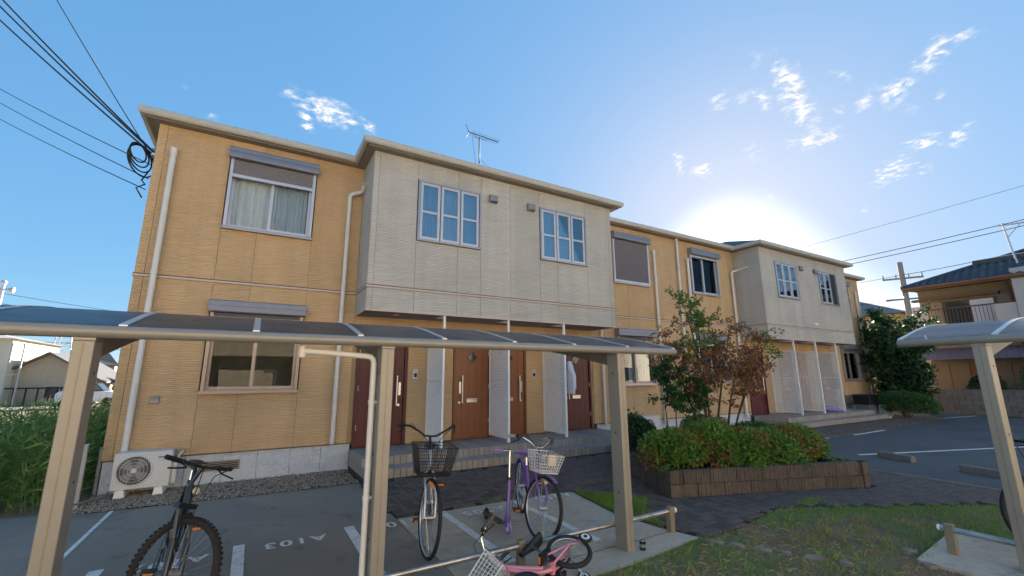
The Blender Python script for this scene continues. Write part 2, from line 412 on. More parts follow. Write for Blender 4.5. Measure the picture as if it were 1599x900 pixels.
sweep(OUT, [(.12, 5.745), (.148, 5.745), (.148, 5.86), (.12, 5.86)]).build('fascia', M['soffit'], bld)
sweep(OUT, [(.15, 5.79), (.175, 5.765), (.225, 5.765), (.245, 5.79), (.25, 5.87), (.235, 5.885), (.225, 5.87), (.15, 5.87)]).build('gutter', M['gutter'], bld)
# roofs: main hip and a cross hip over each bay
def hip(x0, x1, y0, y1, z, pitch, along):
    if along == 'x':
        h = (y1-y0)/2; ym = (y0+y1)/2; zr = z+h*pitch
        V = [(x0,y0,z),(x1,y0,z),(x1,y1,z),(x0,y1,z),(x0+h,ym,zr),(x1-h,ym,zr)]
        F = [(0,1,5,4),(1,2,5),(2,3,4,5),(3,0,4),(3,2,1,0)]
    else:
        h = (x1-x0)/2; xm = (x0+x1)/2; zr = z+h*pitch
        V = [(x0,y0,z),(x1,y0,z),(x1,y1,z),(x0,y1,z),(xm,y0+h,zr),(xm,y1,zr)]
        F = [(0,1,4),(1,2,5,4),(2,3,5),(3,0,4,5),(3,2,1,0)]
    return MB().add(V, F)
hip(WL-.22, WR+.22, -.22, 7.22, 5.86, .36, 'x').build('roof', M['roof'], bld)
for x0, x1 in BX: hip(x0-.22, x1+.22, BD-.22, 3.4, 5.862, .42, 'y').build('roof', M['roof'], bld)
# foundation panels
for x0, x1 in ((WL+.02, 1.62), (7.46, 13.88), (19.75, WR-.02)):
    n = max(1, round((x1-x0)/.48)); w = (x1-x0)/n
    for i in range(n): MB().box(x0+i*w+.003, x0+(i+1)*w-.003, .02, .06, -.1, ZS-.015).build('foundation_panel', M['found'], bld)
    MB().box(x0-.02, x1+.02, -.012, .03, ZS-.014, ZS+.003).build('drip_flashing', M['beltdark'], bld)
MB().box(WL+.02, WL+.06, .05, 7, -.1, ZS-.01).build('foundation_panel', M['found'], bld)
g = MB()
g.box(-.55, -.05, .004, .019, .18, .33); vent = g.build('foundation_vent', M['vent'], bld)
g = MB(); g.box(-.53, -.07, -.002, .0035, .2, .31); g.build('vent_opening', M['black'], vent)
g = MB()
for i in range(4): g.box(-.53, -.07, -.006, -.0025, .207+i*.027, .215+i*.027)
g.build('grille', M['vent'], vent)
g = MB().box(-1.31, -1.19, -.03, -.0005, 1.23, 1.34); jb = g.build('outlet_box', M['box'], bld, .008)
MB().box(-1.295, -1.205, -.042, -.0305, 1.29, 1.335).build('cover', M['shut'], jb)

# --- windows
def curtain(x0, x1, y, z0, z1, m, parent, waves=9, amp=.025):
    mb = MB(); n = waves*6; V = []
    for i in range(n+1):
        x = x0+(x1-x0)*i/n; yy = y+amp*sin(2*pi*waves*i/n+.6*sin(i*.37))+.01*sin(i*1.7)
        V += [(x, yy, z0), (x, yy*.6+y*.4, z1)]
    mb.add(V, [(2*i, 2*i+2, 2*i+3, 2*i+1) for i in range(n)], True)
    return mb.build('curtain', m, parent)
def frame_mb(x0, x1, z0, z1, y0, y1, w):
    mb = MB(); mb.box(x0, x0+w, y0, y1, z0, z1); mb.box(x1-w, x1, y0, y1, z0, z1)
    mb.box(x0+w, x1-w, y0, y1, z0, z0+w); mb.box(x0+w, x1-w, y0, y1, z1-w, z1); return mb
def slider(x0, x1, z0, z1, boxz, shut, fm, sm, cur, label=None):
    """sliding window with a roller shutter housing above; shut = lower end of the shutter"""
    w = frame_mb(x0, x1, z0, z1, -.045, .09, .045)
    w.box(x0-.02, x1+.02, -.075, -.046, z0-.02, z0+.03)
    win = w.build('window', fm, bld, .004)
    if label: win['label'] = label
    xm = (x0+x1)/2
    a, b, c, d = x0+.047, x1-.047, z0+.047, z1-.047
    for k, (p, q, yy) in enumerate(((a, xm+.03, .045), (xm-.03, b, .005))):
        s = frame_mb(p, q, c, d, yy, yy+.03, .045).build('sash', sm, win)
        MB().box(p+.046, q-.046, yy+.012, yy+.018, c+.046, d-.046).build('pane', M['glass'], win)
    # shutter guide rails and box
    for p_ in (x0+.002, x1-.05): MB().box(p_, p_+.048, -.085, -.0455, z0+.031, boxz-.005).build('shutter_rail', sm, win)
    hb = MB(); h = .2
    hb.extr([(x0-.03, -.002, boxz), (x0-.03, -.17, boxz), (x0-.03, -.18, boxz+.02), (x0-.03, -.165, boxz+h-.02), (x0-.03, -.145, boxz+h), (x0-.03, -.002, boxz+h)], (x1-x0+.06, 0, 0))
    hbx = hb.build('shutter_box', M['box'], win, .004)
    MB().box(x0-.035, x1+.035, -.184, -.1785, boxz+.1, boxz+.106).build('seam', M['shut'], hbx)
    if shut < boxz-.02:
        sl_ = MB(); z = boxz-.004
        while z > shut+.03:
            sl_.extr([(x0+.051, -.06, z), (x0+.051, -.074, z-.012), (x0+.051, -.066, z-.03), (x0+.051, -.056, z-.03)], (x1-x0-.102, 0, 0)); z -= .031
        st = sl_.build('shutter', M['shut'], win)
        MB().box(x0+.051, x1-.051, -.083, -.053, shut-.025, shut+.03).build('bottom_bar', sm, st)
    if cur:
        for (p, q, m) in cur: curtain(p, q, .14, z0+.02, z1-.02, m, win)
    return win
slider(-.70, .67, 4.11, 5.38, 5.365, 5.06, M['frame'], M['framelt'], [(-.66, .06, M['curtain']), (.04, .64, M['curtainblue'])])
slider(-.70, .67, 1.37, 2.70, 2.655, 2.56, M['framebr'], M['framebr'], None)
slider(8.205, 9.585, 4.11, 5.38, 5.35, 4.16, M['frame'], M['framelt'], None)
slider(8.205, 9.585, 1.37, 2.70, 2.65, 2.52, M['frame'], M['framebr'], [(8.30, 8.62, M['curtaindark']), (8.75, 9.55, M['curtainblue'])])
slider(11.475, 12.855, 4.11, 5.38, 5.35, 5.3, M['frame'], M['framelt'], [(11.5, 12.2, M['curtain']), (12.2, 12.8, M['curtainblue'])])
slider(11.475, 12.855, 1.37, 2.70, 2.65, 2.52, M['frame'], M['framelt'], [(11.5, 12.5, M['curtainblue'])])
slider(20.485, 21.865, 4.11, 5.38, 5.35, 4.9, M['frame'], M['framelt'], None)
slider(20.485, 21.865, 1.37, 2.70, 2.65, 2.5, M['frame'], M['frame'], [(20.6, 21.0, M['curtainblue'])])
def bay_window(x0, x1, z0, z1, n, cur, dark=None):
    y = BD
    win = frame_mb(x0, x1, z0, z1, y-.03, y+.08, .035)
    win.box(x0-.01, x1+.01, y-.05, y-.0305, z0-.012, z0+.02)
    win = win.build('window', M['frame'], bld, .004)
    w = (x1-x0-.07)/n
    for i in range(n):
        a = x0+.035+i*w; b = a+w; c, d = z0+.036, z1-.036; zm = (c+d)/2-.02
        s = frame_mb(a+.012, b-.012, c, d, y-.012, y+.03, .05)
        s.box(a+.062, b-.062, y-.012, y+.03, zm-.022, zm+.022)
        if dark == i:
            MB().box(a+.005, b-.005, y+.04, y+.05, c, d).build('insect_screen', M['black'], win); continue
        s.build('sash', M['framelt'], win)
        for p, q in ((c+.0505, zm-.0225), (zm+.0225, d-.0505)):
            MB().box(a+.0625, b-.0625, y+.006, y+.012, p, q).build('pane', M['glassb'], win)
    for p, q, m in cur: curtain(p, q, y+.15, z0, z1, m, win, 7)
bay_window(2.41, 3.75, 4.14, 5.36, 3, [(2.45, 2.9, M['curtainblue']), (2.9, 3.3, M['curtain']), (3.3, 3.72, M['curtainblue'])])
bay_window(5.23, 6.55, 4.14, 5.36, 3, [(5.25, 6.5, M['curtainblue'])])
bay_window(14.69, 16.03, 4.14, 5.36, 3, [(14.7, 16, M['curtain'])])
bay_window(17.51, 18.83, 4.14, 5.36, 3, [(17.5, 18.4, M['curtainblue'])], 2)
for k in (0, 12.28):
    for x in (3.935, 4.885):
        v = MB().extr([(x+k, BD-.002, 5.2), (x+k, BD-.07, 5.2), (x+k, BD-.09, 5.22), (x+k, BD-.09, 5.34), (x+k, BD-.07, 5.37), (x+k, BD-.002, 5.37)], (.18, 0, 0)).build('vent_hood', M['vent'], bld, .006)
        MB().box(x+k+.02, x+k+.16, BD-.092, BD-.0905, 5.205, 5.225).build('louvre', M['black'], v)

# --- doors
def door(x0, w, col, hinge_left, label):
    m, f = (M['maroon'], M['maroonf']) if col == 'm' else (M['brown'], M['brownf'])
    z0, z1 = .345, 2.4; x1 = x0+w
    fr = MB(); fr.box(x0, x0+.05, -.03, .1, z0, z1); fr.box(x1-.05, x1, -.03, .1, z0, z1); fr.box(x0+.05, x1-.05, -.03, .1, z1-.05, z1); fr.box(x0+.05, x1-.05, -.02, .1, z0, z0+.02)
    d = fr.build('door', f, bld, .003); d['label'] = label
    a, b = x0+.053, x1-.053
    cx = (a+b)/2; zc = 2.01; r = .14
    leaf = MB()
    # leaf as vertical boards with shallow grooves and a square hole set on its corner
    n = 5; bw = (b-a)/n
    leaf.box(a, b, .012, .05, z0+.022, z1-.053)
    for i in range(n): leaf.box(a+i*bw+.002, a+(i+1)*bw-.002, .004, .0115, z0+.022, z1-.053)
    lf = leaf.build('leaf', m, d, .0015)
    dm = [(cx, 0, zc-r), (cx+r, 0, zc), (cx, 0, zc+r), (cx-r, 0, zc)]
    MB().extr([(p[0], -.006, p[2]) for p in dm], (0, .0095, 0)).build('light_frame', f, d)
    MB().extr([(cx+(p[0]-cx)*.8, -.009, zc+(p[2]-zc)*.8) for p in dm], (0, .002, 0)).build('light_pane', M['darkglass'], d)
    hx = (b-.09) if hinge_left else (a+.09); s = 1 if hinge_left else -1
    h = MB(); h.cyl((hx-.05*s, -.06, 1.07), (hx-.05*s, -.06, 1.63), .014, n=10)
    for zz in (1.13, 1.57): h.cyl((hx-.05*s, -.06, zz), (hx-.05*s, .006, zz), .009, n=8)
    h.build('handle', M['steel'], d)
    l = MB(); l.box(hx-.012, hx+.032*1, -.022, .0035, 1.26, 1.5); l.cyl((hx, -.02, 1.08), (hx, .004, 1.08), .025, n=14)
    for zz in (1.3, 1.38, 1.46): l.cyl((hx+.01, -.035, zz), (hx+.01, -.02, zz), .022, n=12)
    l.build('lock', M['steel'], d)
    sl_ = MB().box(cx-.12, cx+.12, -.008, .0035, 1.075, 1.155).build('mail_slot', M['steel'], d, .004)
    MB().box(cx-.1, cx+.1, -.0105, -.0085, 1.13, 1.136).build('slot', M['shut'], sl_)
    hg = MB()
    for zz in (.7, 1.4, 2.1):
        X = a if hinge_left else b
        hg.cyl((X, -.012, zz-.05), (X, -.012, zz+.05), .009, n=8)
    hg.build('hinge', M['framelt'], d)
for k, grp in ((0, 'near'), (12.28, 'far')):
    door(DO[0]+k, DWD[0], 'm', True, 'maroon front door with long steel bar handle at the %s porch, left end' % grp)
    door(DO[1]+k, DWD[1], 'b', False, 'chestnut brown front door with diamond light, left of the pair at the %s porch' % grp)
    door(DO[2]+k, DWD[2], 'b', True, 'chestnut brown front door half hidden by a white screen at the %s porch' % grp)
    door(DO[3]+k, DWD[3], 'm', False, 'maroon front door with diamond light at the right end of the %s porch' % grp)
    for x in (2.77, 5.58):
        i = MB().box(x+k-.05, x+k+.05, -.03, -.001, 1.56, 1.76).build('intercom', M['framelt'], bld, .008)
        MB().box(x+k-.03, x+k+.03, -.034, -.0305, 1.6, 1.68).build('speaker_panel', M['black'], i)
        MB().cyl((x+k, -.034, 1.72), (x+k, -.0305, 1.72), .012).build('camera_lens', M['black'], i)
    for x in (2.85, 3.4, 5.62, 6.2):
        MB().box(x+k-.08, x+k+.08, -.1, -.001, 2.29, 2.33).build('wall_light', M['white'], bld, .01)

# --- porch: tiled steps
def porch(k):
    x0, x1 = 1.60+k, 7.46+k
    b = MB(); b.box(x0+.008, x1-.008, -1.112, -.001, -.1, .332); b.box(x0+.008, x1-.008, -1.492, -1.112, -.1, .205)
    p = b.build('porch', M['grout'], bld)
    tw = .1015; n = int((x1-x0)/tw); tw = (x1-x0)/n
    rt = MB().box(0, tw-.010, 0, .008, 0, .122).mesh('tile', M['tile'])
    t1 = MB().box(0, tw-.009, 0, .372, 0, .008).mesh('tile', M['tile'])
    t2 = MB().box(0, tw-.009, 0, 1.105, 0, .008).mesh('tile', M['tile'])
    for i in range(n):
        X = x0+i*tw+.0035
        for me, y, z in ((rt, -1.12, .2135), (rt, -1.5, .083), (t1, -1.4915, .2052), (t2, -1.1115, .3322)):
            link('tile', me, p, Matrix.Translation((X, y, z)))
    s = MB()
    for X in (x0-.002, x1-.006):
        for y in [-.1*i for i in range(1, 11)]: s.box(X, X+.009, y-.094, y, .213, .335)
        for y in [-.1*i for i in range(1, 15)]: s.box(X, X+.009, y-.094, y, .083, .205)
    s.build('side_tiles', M['tile'], p)['kind'] = 'stuff'; return p
for k in (0, 12.28): porch(k)['label'] = 'two tiled porch steps below the %s bay' % ('near' if k == 0 else 'far')

# --- lattice screens between the doors
def lattice(x, k):
    y0, y1, z0, zt = -.04, -.80, .40, 2.745
    fr = MB(); fr.box(x-.02, x+.02, -.885+.02, -.81, .341, zt)
    s = fr.build('screen', M['white'], bld, .004)
    rl = MB()
    for z in (.42, 1.52, 2.40): rl.box(x-.015, x+.015, -.8095, y0, z-.02, z+.02)
    rl.box(x-.015, x+.015, y0, y0+.035, .4, 2.42)
    rl.build('rail', M['white'], s)
    tri = MB().extr([(x-.01, -.79, 2.744), (x-.01, -.35, 2.744), (x-.01, -.79, 2.68)], (.02, 0, 0)); tri.build('bracket', M['white'], s)
    for za, zb in ((.4405, 1.4995), (1.5405, 2.3795)):
        mb = MB(); h = zb-za; w = y0-(-.8095); st = .062; wd = .0125
        for sgn, xo in ((1, -.004), (-1, .004)):
            c = -h
            while c < w:
                # line y = c + t, z = t  (sgn) clipped to the rectangle
                t0, t1 = max(0, -c), min(h, w-c)
                if t1-t0 > .02:
                    ya, yb = c+t0, c+t1
                    if sgn < 0: ya, yb = w-ya, w-yb
                    mb.beam((x+xo, -.8095+ya, za+t0), (x+xo, -.8095+yb, za+t1), .006, wd*1.55, (0, -sgn, 1))
                c += st
        o = mb.build('lattice', M['white'], s); o['kind'] = 'stuff'
for k in (0, 12.28):
    for x in (3.03, 4.43, 5.85): lattice(x+k, k)

# --- down pipes
def pipe(pts, r=.038, clips=()):
    # round the corners
    P = [Vector(p) for p in pts]; Q = [P[0]]
    for i in range(1, len(P)-1):
        a = (P[i-1]-P[i]).normalized(); b = (P[i+1]-P[i]).normalized(); e = .07
        for t in (0, .25, .5, .75, 1):
            p0, p2 = P[i]+a*e, P[i]+b*e
            Q.append(p0*(1-t)**2+P[i]*2*t*(1-t)+p2*t*t)
    Q.append(P[-1])
    o = MB().tube(Q, r, 12).build('downpipe', M['pvc'], bld)
    c = MB()
    c.cyl(P[0]-(P[0]-P[1]).normalized()*.0, P[0]+(P[1]-P[0]).normalized()*.09, r*1.18, n=14)
    for i in range(1, len(P)-1):
        for q in (P[i-1], P[i+1]):
            d = (q-P[i]).normalized(); c.cyl(P[i]+d*.07, P[i]+d*.13, r*1.14, n=14)
    for z in clips:
        c.cyl((P[-1].x, P[-1].y, z), (P[-1].x, P[-1].y, z+.05), r*1.12, n=14)
        c.box(P[-1].x-.012, P[-1].x+.012, P[-1].y, 0, z+.015, z+.035)
    c.build('collar', M['pvc'], o)['kind'] = 'stuff'
    return o
pipe([(-1.49, -.10, 5.30), (-1.49, -.075, 5.20), (-1.49, -.075, .02)], .042, (.9, 3.2))
pipe([(1.52, -.30, 5.29), (1.52, -.12, 5.20), (1.30, -.075, 5.12), (1.30, -.075, .46)], .038, (1.6, 3.2))
pipe([(7.66, -.07, 2.95), (7.66, -.07, .40)], .032, (1.5,))
pipe([(9.83, -.07, 5.22), (9.83, -.07, .30)], .036, (1.6, 3.2))
pipe([(10.88, -.07, 5.76), (10.88, -.07, .30)], .034, (1.6, 3.2))
pipe([(11.33, -.07, 5.18), (11.33, -.07, .30)], .040, (1.6, 3.2))
pipe([(13.82, -.50, 5.12), (13.82, -.14, 5.10), (13.55, -.07, 5.02), (13.55, -.07, .30)], .040, (1.6, 3.2))
pipe([(22.5, -.07, 5.2), (22.5, -.07, .2)], .036, (1.6,))
# wall camera light on the far bay
wl = MB(); wl.ball((16.6, BD-.1, 3.33), .05, (1,1,1)); wl.cyl((16.6, BD-.08, 3.33), (16.6, BD, 3.33), .02); wl.ball((16.75, BD-.1, 3.33), .05)
wl.build('spot_lamp', M['white'], bld)
# ------------------------------------------------------------------ ground, paving, parking
def struct(o): o['kind'] = 'structure'; return o
def sheet(name, poly, z, m, parent=None):
    o = MB().add([(x, y, z) for x, y in poly], [tuple(range(len(poly)))]).build(name, m, parent)
    return o if parent else struct(o)
M['earth'] = mat('dry earth', (.24, .175, .115), .95, var=.3, vs=3, bump=.8, bs=30, bd=.02, dirt=(.07, .085, .035, .6), ds=.8)
M['asphalt'] = mat('weathered asphalt', (.27, .24, .20), .88, var=.3, vs=90, bump=.5, bs=220, bd=.004, dirt=(.35, .30, .24, .85), ds=.7, stain=(.12, .105, .09, 2.2))
M['asphalt2'] = mat('coarse asphalt', (.10, .107, .112), .85, var=.4, vs=70, bump=.7, bs=160, bd=.006, dirt=(.06, .066, .072, .6), ds=.6)
M['concrete'] = mat('stained concrete', (.55, .48, .38), .85, var=.14, vs=14, bump=.25, bs=90, bd=.002, dirt=(.42, .36, .28, .75), ds=1.5, stain=(.25, .215, .17, 3.1))
M['sand'] = mat('paver bedding sand', (.035, .03, .027), .95)
M['paver'] = mat('brown interlocking paver', (.115, .092, .08), .85, var=.2, vs=25, rnd=.28, bump=.5, bs=90, bd=.003)
M['paint'] = mat('worn white road paint', (.86, .86, .83), .7, var=.08, vs=20, dirt=(.42, .40, .36, .55), ds=9)
M['soil'] = mat('planter soil', (.055, .04, .028), .95, var=.3, vs=20, bump=1, bs=40, bd=.02)
M['stone'] = mat('mixed gravel', (.20, .175, .145), .85, var=.35, vs=30)
M['chunk'] = mat('broken concrete', (.24, .215, .18), .9, var=.2, bump=.6, bs=30, bd=.01)
sheet('ground', [(-1500, -1500), (1500, -1500), (1500, 1500), (-1500, 1500)], -.03, M['earth'])
pad = sheet('bicycle_pad', [(-7, -12), (1.59, -12), (1.59, -1.14), (.2, -1.1), (-1.6, -.98), (-1.75, -.9), (-7, .6)], -.010, M['asphalt'])
SL = [(1.594, -5.46), (3.0, -5.47), (4.02, -5.36), (3.93, -5.02), (3.84, -4.4), (4.03, -3.33), (3.9, -3.24), (1.594, -3.2)]
slab = struct(MB().prism(SL, -.12, 0).build('concrete_slab', M['concrete']))
for a in ((2.05, -5.46, -5.1), ):
    pass
MB().box(1.594, 3.9, -5.115, -5.108, -.003, .0012).build('slab_joint', M['sand'], slab)
# painted bay lines and numbers on pad and slab
def line(x0, x1, y0, y1, z, parent): MB().add([(x0,y0,z),(x1,y0,z),(x1,y1,z),(x0,y1,z)], [(0,1,2,3)]).build('painted_line', M['paint'], parent)
line(-1.365, -1.325, -2.8, -1.03, -.006, pad)
line(-1.04, -.94, -4.9, -3.2, -.006, pad)
line(-.005, .09, -4.9, -3.17, -.006, pad)
line(1.01, 1.115, -4.9, -3.16, -.006, pad)
line(2.075, 2.165, -4.92, -3.22, .004, slab); line(3.06, 3.15, -4.92, -3.3, .004, slab)
def number(txt, x, y, z, parent, size=.23):
    cu = bpy.data.curves.new('txt', 'FONT'); cu.body = txt; cu.size = size; cu.space_character = 1.2; cu.align_x = 'CENTER'; cu.offset = .005
    t = bpy.data.objects.new('txt', cu); COL.objects.link(t)
    dg = bpy.context.evaluated_depsgraph_get()
    me = bpy.data.meshes.new_from_object(t.evaluated_get(dg)); bpy.data.objects.remove(t)
    me.materials.clear(); me.materials.append(M['paint'])
    return link('painted_number', me, parent, Matrix.Translation((x, y, z)) @ Matrix.Rotation(pi, 4, 'Z'))
number('A102', -.48, -3.28, -.005, pad); number('A103', .53, -3.28, -.005, pad); number('A105', 1.56, -3.30, .004, slab)
number('A205', 2.58, -3.38, .004, slab); number('A203', 3.66, -3.30, .004, slab)

# paving: herringbone pavers round the planter and along the porches
PLA = [(4.94, -4.28), (7.90, -5.37), (8.10, -4.45), (8.75, -2.75), (5.95, -2.05)]
LAWN = [(4.05, -5.30), (4.45, -5.43), (5.0, -5.36), (5.44, -5.27), (5.78, -5.23), (6.4, -5.55), (7.04, -5.94), (8.22, -6.57), (8.9, -6.95), (9.05, -8.6), (9, -13), (.2, -13), (.2, -5.6), (1.59, -5.47), (3.0, -5.48), (4.03, -5.37)]
def inside(x, y, poly):
    c = False; n = len(poly)
    for i in range(n):
        (xa, ya), (xb, yb) = poly[i], poly[i-1]
        if (ya > y) != (yb > y) and x < (xb-xa)*(y-ya)/(yb-ya)+xa: c = not c
    return c
PAVE = [(1.60, -3.19), (3.92, -3.19), (4.06, -3.33), (4.55, -4.1), (4.05, -4.45), (3.96, -5.02), (4.05, -5.29), (4.45, -5.42), (5.0, -5.35), (5.44, -5.26), (5.78, -5.22), (6.4, -5.54), (7.04, -5.93), (8.22, -6.56), (9.0, -6.9), (9.12, -6.2), (9.20, -4.87), (9.5, -3.6), (10.4, -2.5), (20.6, -2.45), (20.6, -1.52), (7.5, -1.52), (7.5, -.05), (7.48, -1.52), (1.60, -1.52)]
PAVE2 = [p for p in PAVE if p not in ((7.5, -.05), (7.48, -1.52))]
pave = sheet('paving', PAVE2, -.006, M['sand'])
def pz(y): return .008+max(0, min(.06, .06*(y+3.2)/1.7))
pv = []
w = .1
for a in range(-130, 260):
    for b in range(-80, 120):
        ox, oy = (a-2*b)*w, (a+2*b)*w
        if not (1.4 < ox+5 < 21 and -7.2 < oy-5 < -1.3): continue
        for (dx, dy, L, W) in ((0, 0, 2*w, w), (0, w, w, 2*w)):
            cx, cy = ox+5+dx+L/2, oy-5+dy+W/2
            if inside(cx, cy, PAVE2) and not inside(cx, cy, PLA): pv.append((cx, cy, L, W))
cp = Vector((0, -8.53))
pv.sort(key=lambda p: (Vector(p[:2])-cp).length)
def paver_mesh(L, W):
    h = .003; a, b = L/2-.0025, W/2-.0025; c, d = a-.005, b-.005
    return MB().add([(-a,-b,-.02),(a,-b,-.02),(a,b,-.02),(-a,b,-.02),(-a,-b,-.003),(a,-b,-.003),(a,b,-.003),(-a,b,-.003),(-c,-d,.003),(c,-d,.003),(c,d,.003),(-c,d,.003)],
        [(0,1,5,4),(1,2,6,5),(2,3,7,6),(3,0,4,7),(4,5,9,8),(5,6,10,9),(6,7,11,10),(7,4,8,11),(8,9,10,11)])
pm = {2: paver_mesh(.2, .1).mesh('paver', M['paver']), 1: paver_mesh(.1, .2).mesh('paver', M['paver'])}
rest = MB()
vis = [p for p in pv if p[0] > 1.55]
for i, (x, y, L, W) in enumerate(vis):
    z = pz(y)+random.uniform(-.002, .002)
    if i < 300:
        link('paver', pm[2 if L > W else 1], pave, Matrix.Translation((x, y, z)) @ Euler((random.uniform(-.012, .012), random.uniform(-.012, .012), 0)).to_matrix().to_4x4())
    else:
        q = paver_mesh(L, W); rest.add([(a+x, b+y, c+z) for a, b, c in q.v], q.f)
M['paver2'] = mat('brown pavers far', (.115, .092, .08), .85, var=.35, vs=9, bump=.5, bs=90, bd=.003)
rest.build('pavers', M['paver2'], pave)['kind'] = 'stuff'
# parking asphalt, kerb edging, lines, wheel stops
PK = [(9.06, -6.9), (9.13, -6.2), (9.21, -4.87), (9.52, -3.58), (10.42, -2.47), (20.6, -2.43), (22.6, -2.3), (24.9, -.9), (25.05, -.9), (24.4, -4.2), (22, -14), (9.2, -14)]
park = sheet('parking_asphalt', PK, -.004, M['asphalt2'])
EDG = [(9.06, -6.95), (9.10, -6.4), (9.16, -5.6), (9.21, -4.87), (9.34, -4.2), (9.52, -3.58), (9.9, -2.95), (10.42, -2.46)]
kb = MB()
for (xa, ya), (xb, yb) in zip(EDG, EDG[1:]):
    n = max(1, round(math.hypot(xb-xa, yb-ya)/.6))
    for i in range(n):
        p = Vector((xa+(xb-xa)*i/n, ya+(yb-ya)*i/n, .004)); q = Vector((xa+(xb-xa)*(i+1)/n, ya+(yb-ya)*(i+1)/n, .004)); d = (q-p).normalized()*.004
        MB().beam(p+d, q-d, .05, .04).build('edging_stone', M['chunk'], park)
MB().beam((12.4, -2.44, 0), (20.6, -2.42, 0), .05, .04).build('edging_stone', M['chunk'], park)
def pline(p, q, w=.09, z=.002):
    p, q = Vector((*p, z)), Vector((*q, z)); d = (q-p).normalized(); n = Vector((-d.y, d.x, 0))*w/2
    MB().add([p-n, q-n, q+n, p+n], [(0,1,2,3)]).build('painted_line', M['paint'], park)
pline((10.80, -4.07), (16.4, -6.02)); pline((14.2, -2.62), (16.2, -2.60)); pline((22.4, -2.2), (24.6, -2.55))
pline((11.7, -1.6-.95), (13.0, -2.56), .05)
def stopper(x, y, ang, label):
    mb = MB(); prof = [(-.065, 0), (.065, 0), (.055, .10), (.045, .115), (-.045, .115), (-.055, .10)]; L = .31
    V = [(sx*L, a, b) for sx in (-1, 1) for a, b in prof]; n = len(prof)
    mb.add(V, [tuple(range(n)), tuple(range(2*n-1, n-1, -1))]+[(i, n+i, n+(i+1) % n, (i+1) % n) for i in range(n)])
    o = root('wheel_stop', (x, y, -.004), label, 'wheel stop', 'concrete wheel stops on the parking asphalt', world=False); o.rotation_euler.z = ang
    mb.build('block', M['stopper'], o, .006)
    r = MB().box(-.25, -.22, -.068, -.0575, .03, .08); r.box(.22, .25, -.068, -.0575, .03, .08); r.build('reflector', M['steel'], o)
M['stopper'] = mat('grey wheel stop concrete', (.20, .18, .16), .9, var=.2, vs=15, bump=.5, bs=60, bd=.004)
stopper(10.80, -4.68, radians(71), 'low concrete wheel stop lying across the white parking line')
stopper(10.33, -5.98, radians(71), 'low concrete wheel stop near the post of the right hand shelter')
# gravel strip along the wall
gp = [(-1.75, -.94), (-1.6, -1.0), (.2, -1.11), (1.59, -1.15), (1.59, .03), (-1.75, .03)]
gs = sheet('gravel_bed', gp, -.006, M['soil'])
mb = MB(); random.seed(3)
for i in range(9000):
    x, y = random.uniform(-1.75, 1.58), random.uniform(-1.14, .02)
    if not inside(x, y, gp): continue
    r = random.uniform(.008, .019); a = random.uniform(0, 6.28); ca, sa = cos(a)*r, sin(a)*r; h = r*random.uniform(.5, .9); z = random.uniform(-.006, .006)
    e = random.uniform(.6, 1)
    mb.add([(x+ca, y+sa, z), (x-sa*e, y+ca*e, z), (x-ca, y-sa, z), (x+sa*e, y-ca*e, z), (x+ca*.3, y+sa*.3, z+h), (x-ca*.4, y-sa*.2, z+h*.85)],
           [(0,1,4), (1,2,5), (1,5,4), (2,3,5), (3,0,4), (3,4,5)])
M['pebble'] = leafm('pebbles', [(.16,.135,.105), (.32,.27,.21), (.22,.19,.15), (.46,.39,.31), (.18,.16,.13)], 0, .85)
mb.build('gravel', M['pebble'], gs)['kind'] = 'stuff'

# ------------------------------------------------------------------ cycle shelters
M['post'] = mat('champagne bronze aluminium', (.32, .29, .245), .42, .25, var=.05)
M['railpost'] = mat('bronze rail post', (.30, .25, .18), .5, .4, var=.08)
M['rib'] = mat('pale aluminium rib', (.55, .55, .55), .35, .5, var=.05)
M['arm'] = mat('dark bronze arm', (.20, .17, .13), .45, .3, var=.06)
def smoked():
    m, t, b = nodes('smoked polycarbonate'); N = t.nodes.new; L = t.links.new
    b.inputs['Base Color'].default_value = (.05, .055, .065, 1); b.inputs['Roughness'].default_value = .28
    nz = N('ShaderNodeTexNoise'); nz.inputs['Scale'].default_value = 5; nz.inputs['Detail'].default_value = 5
    geo = N('ShaderNodeNewGeometry'); L(geo.outputs['Position'], nz.inputs['Vector'])
    mr = N('ShaderNodeMapRange'); mr.inputs[3].default_value = .22; mr.inputs[4].default_value = .42; L(nz.outputs['Fac'], mr.inputs[0]); L(mr.outputs[0], b.inputs['Roughness'])
    tr = N('ShaderNodeBsdfTransparent'); tr.inputs[0].default_value = (.8, .8, .82, 1)
    mx = N('ShaderNodeMixShader'); mx.inputs[0].default_value = .30
    L(b.outputs[0], mx.inputs[1]); L(tr.outputs[0], mx.inputs[2]); L(mx.outputs[0], t.nodes['Material Output'].inputs[0])
    return m
M['poly'] = smoked()
ARC = [(0, 1.885), (.12, 1.915), (.25, 1.945), (.5, 2.005), (.78, 2.058), (1.05, 2.092), (1.3, 2.112), (1.55, 2.118), (1.8, 2.108), (2.0, 2.09)]
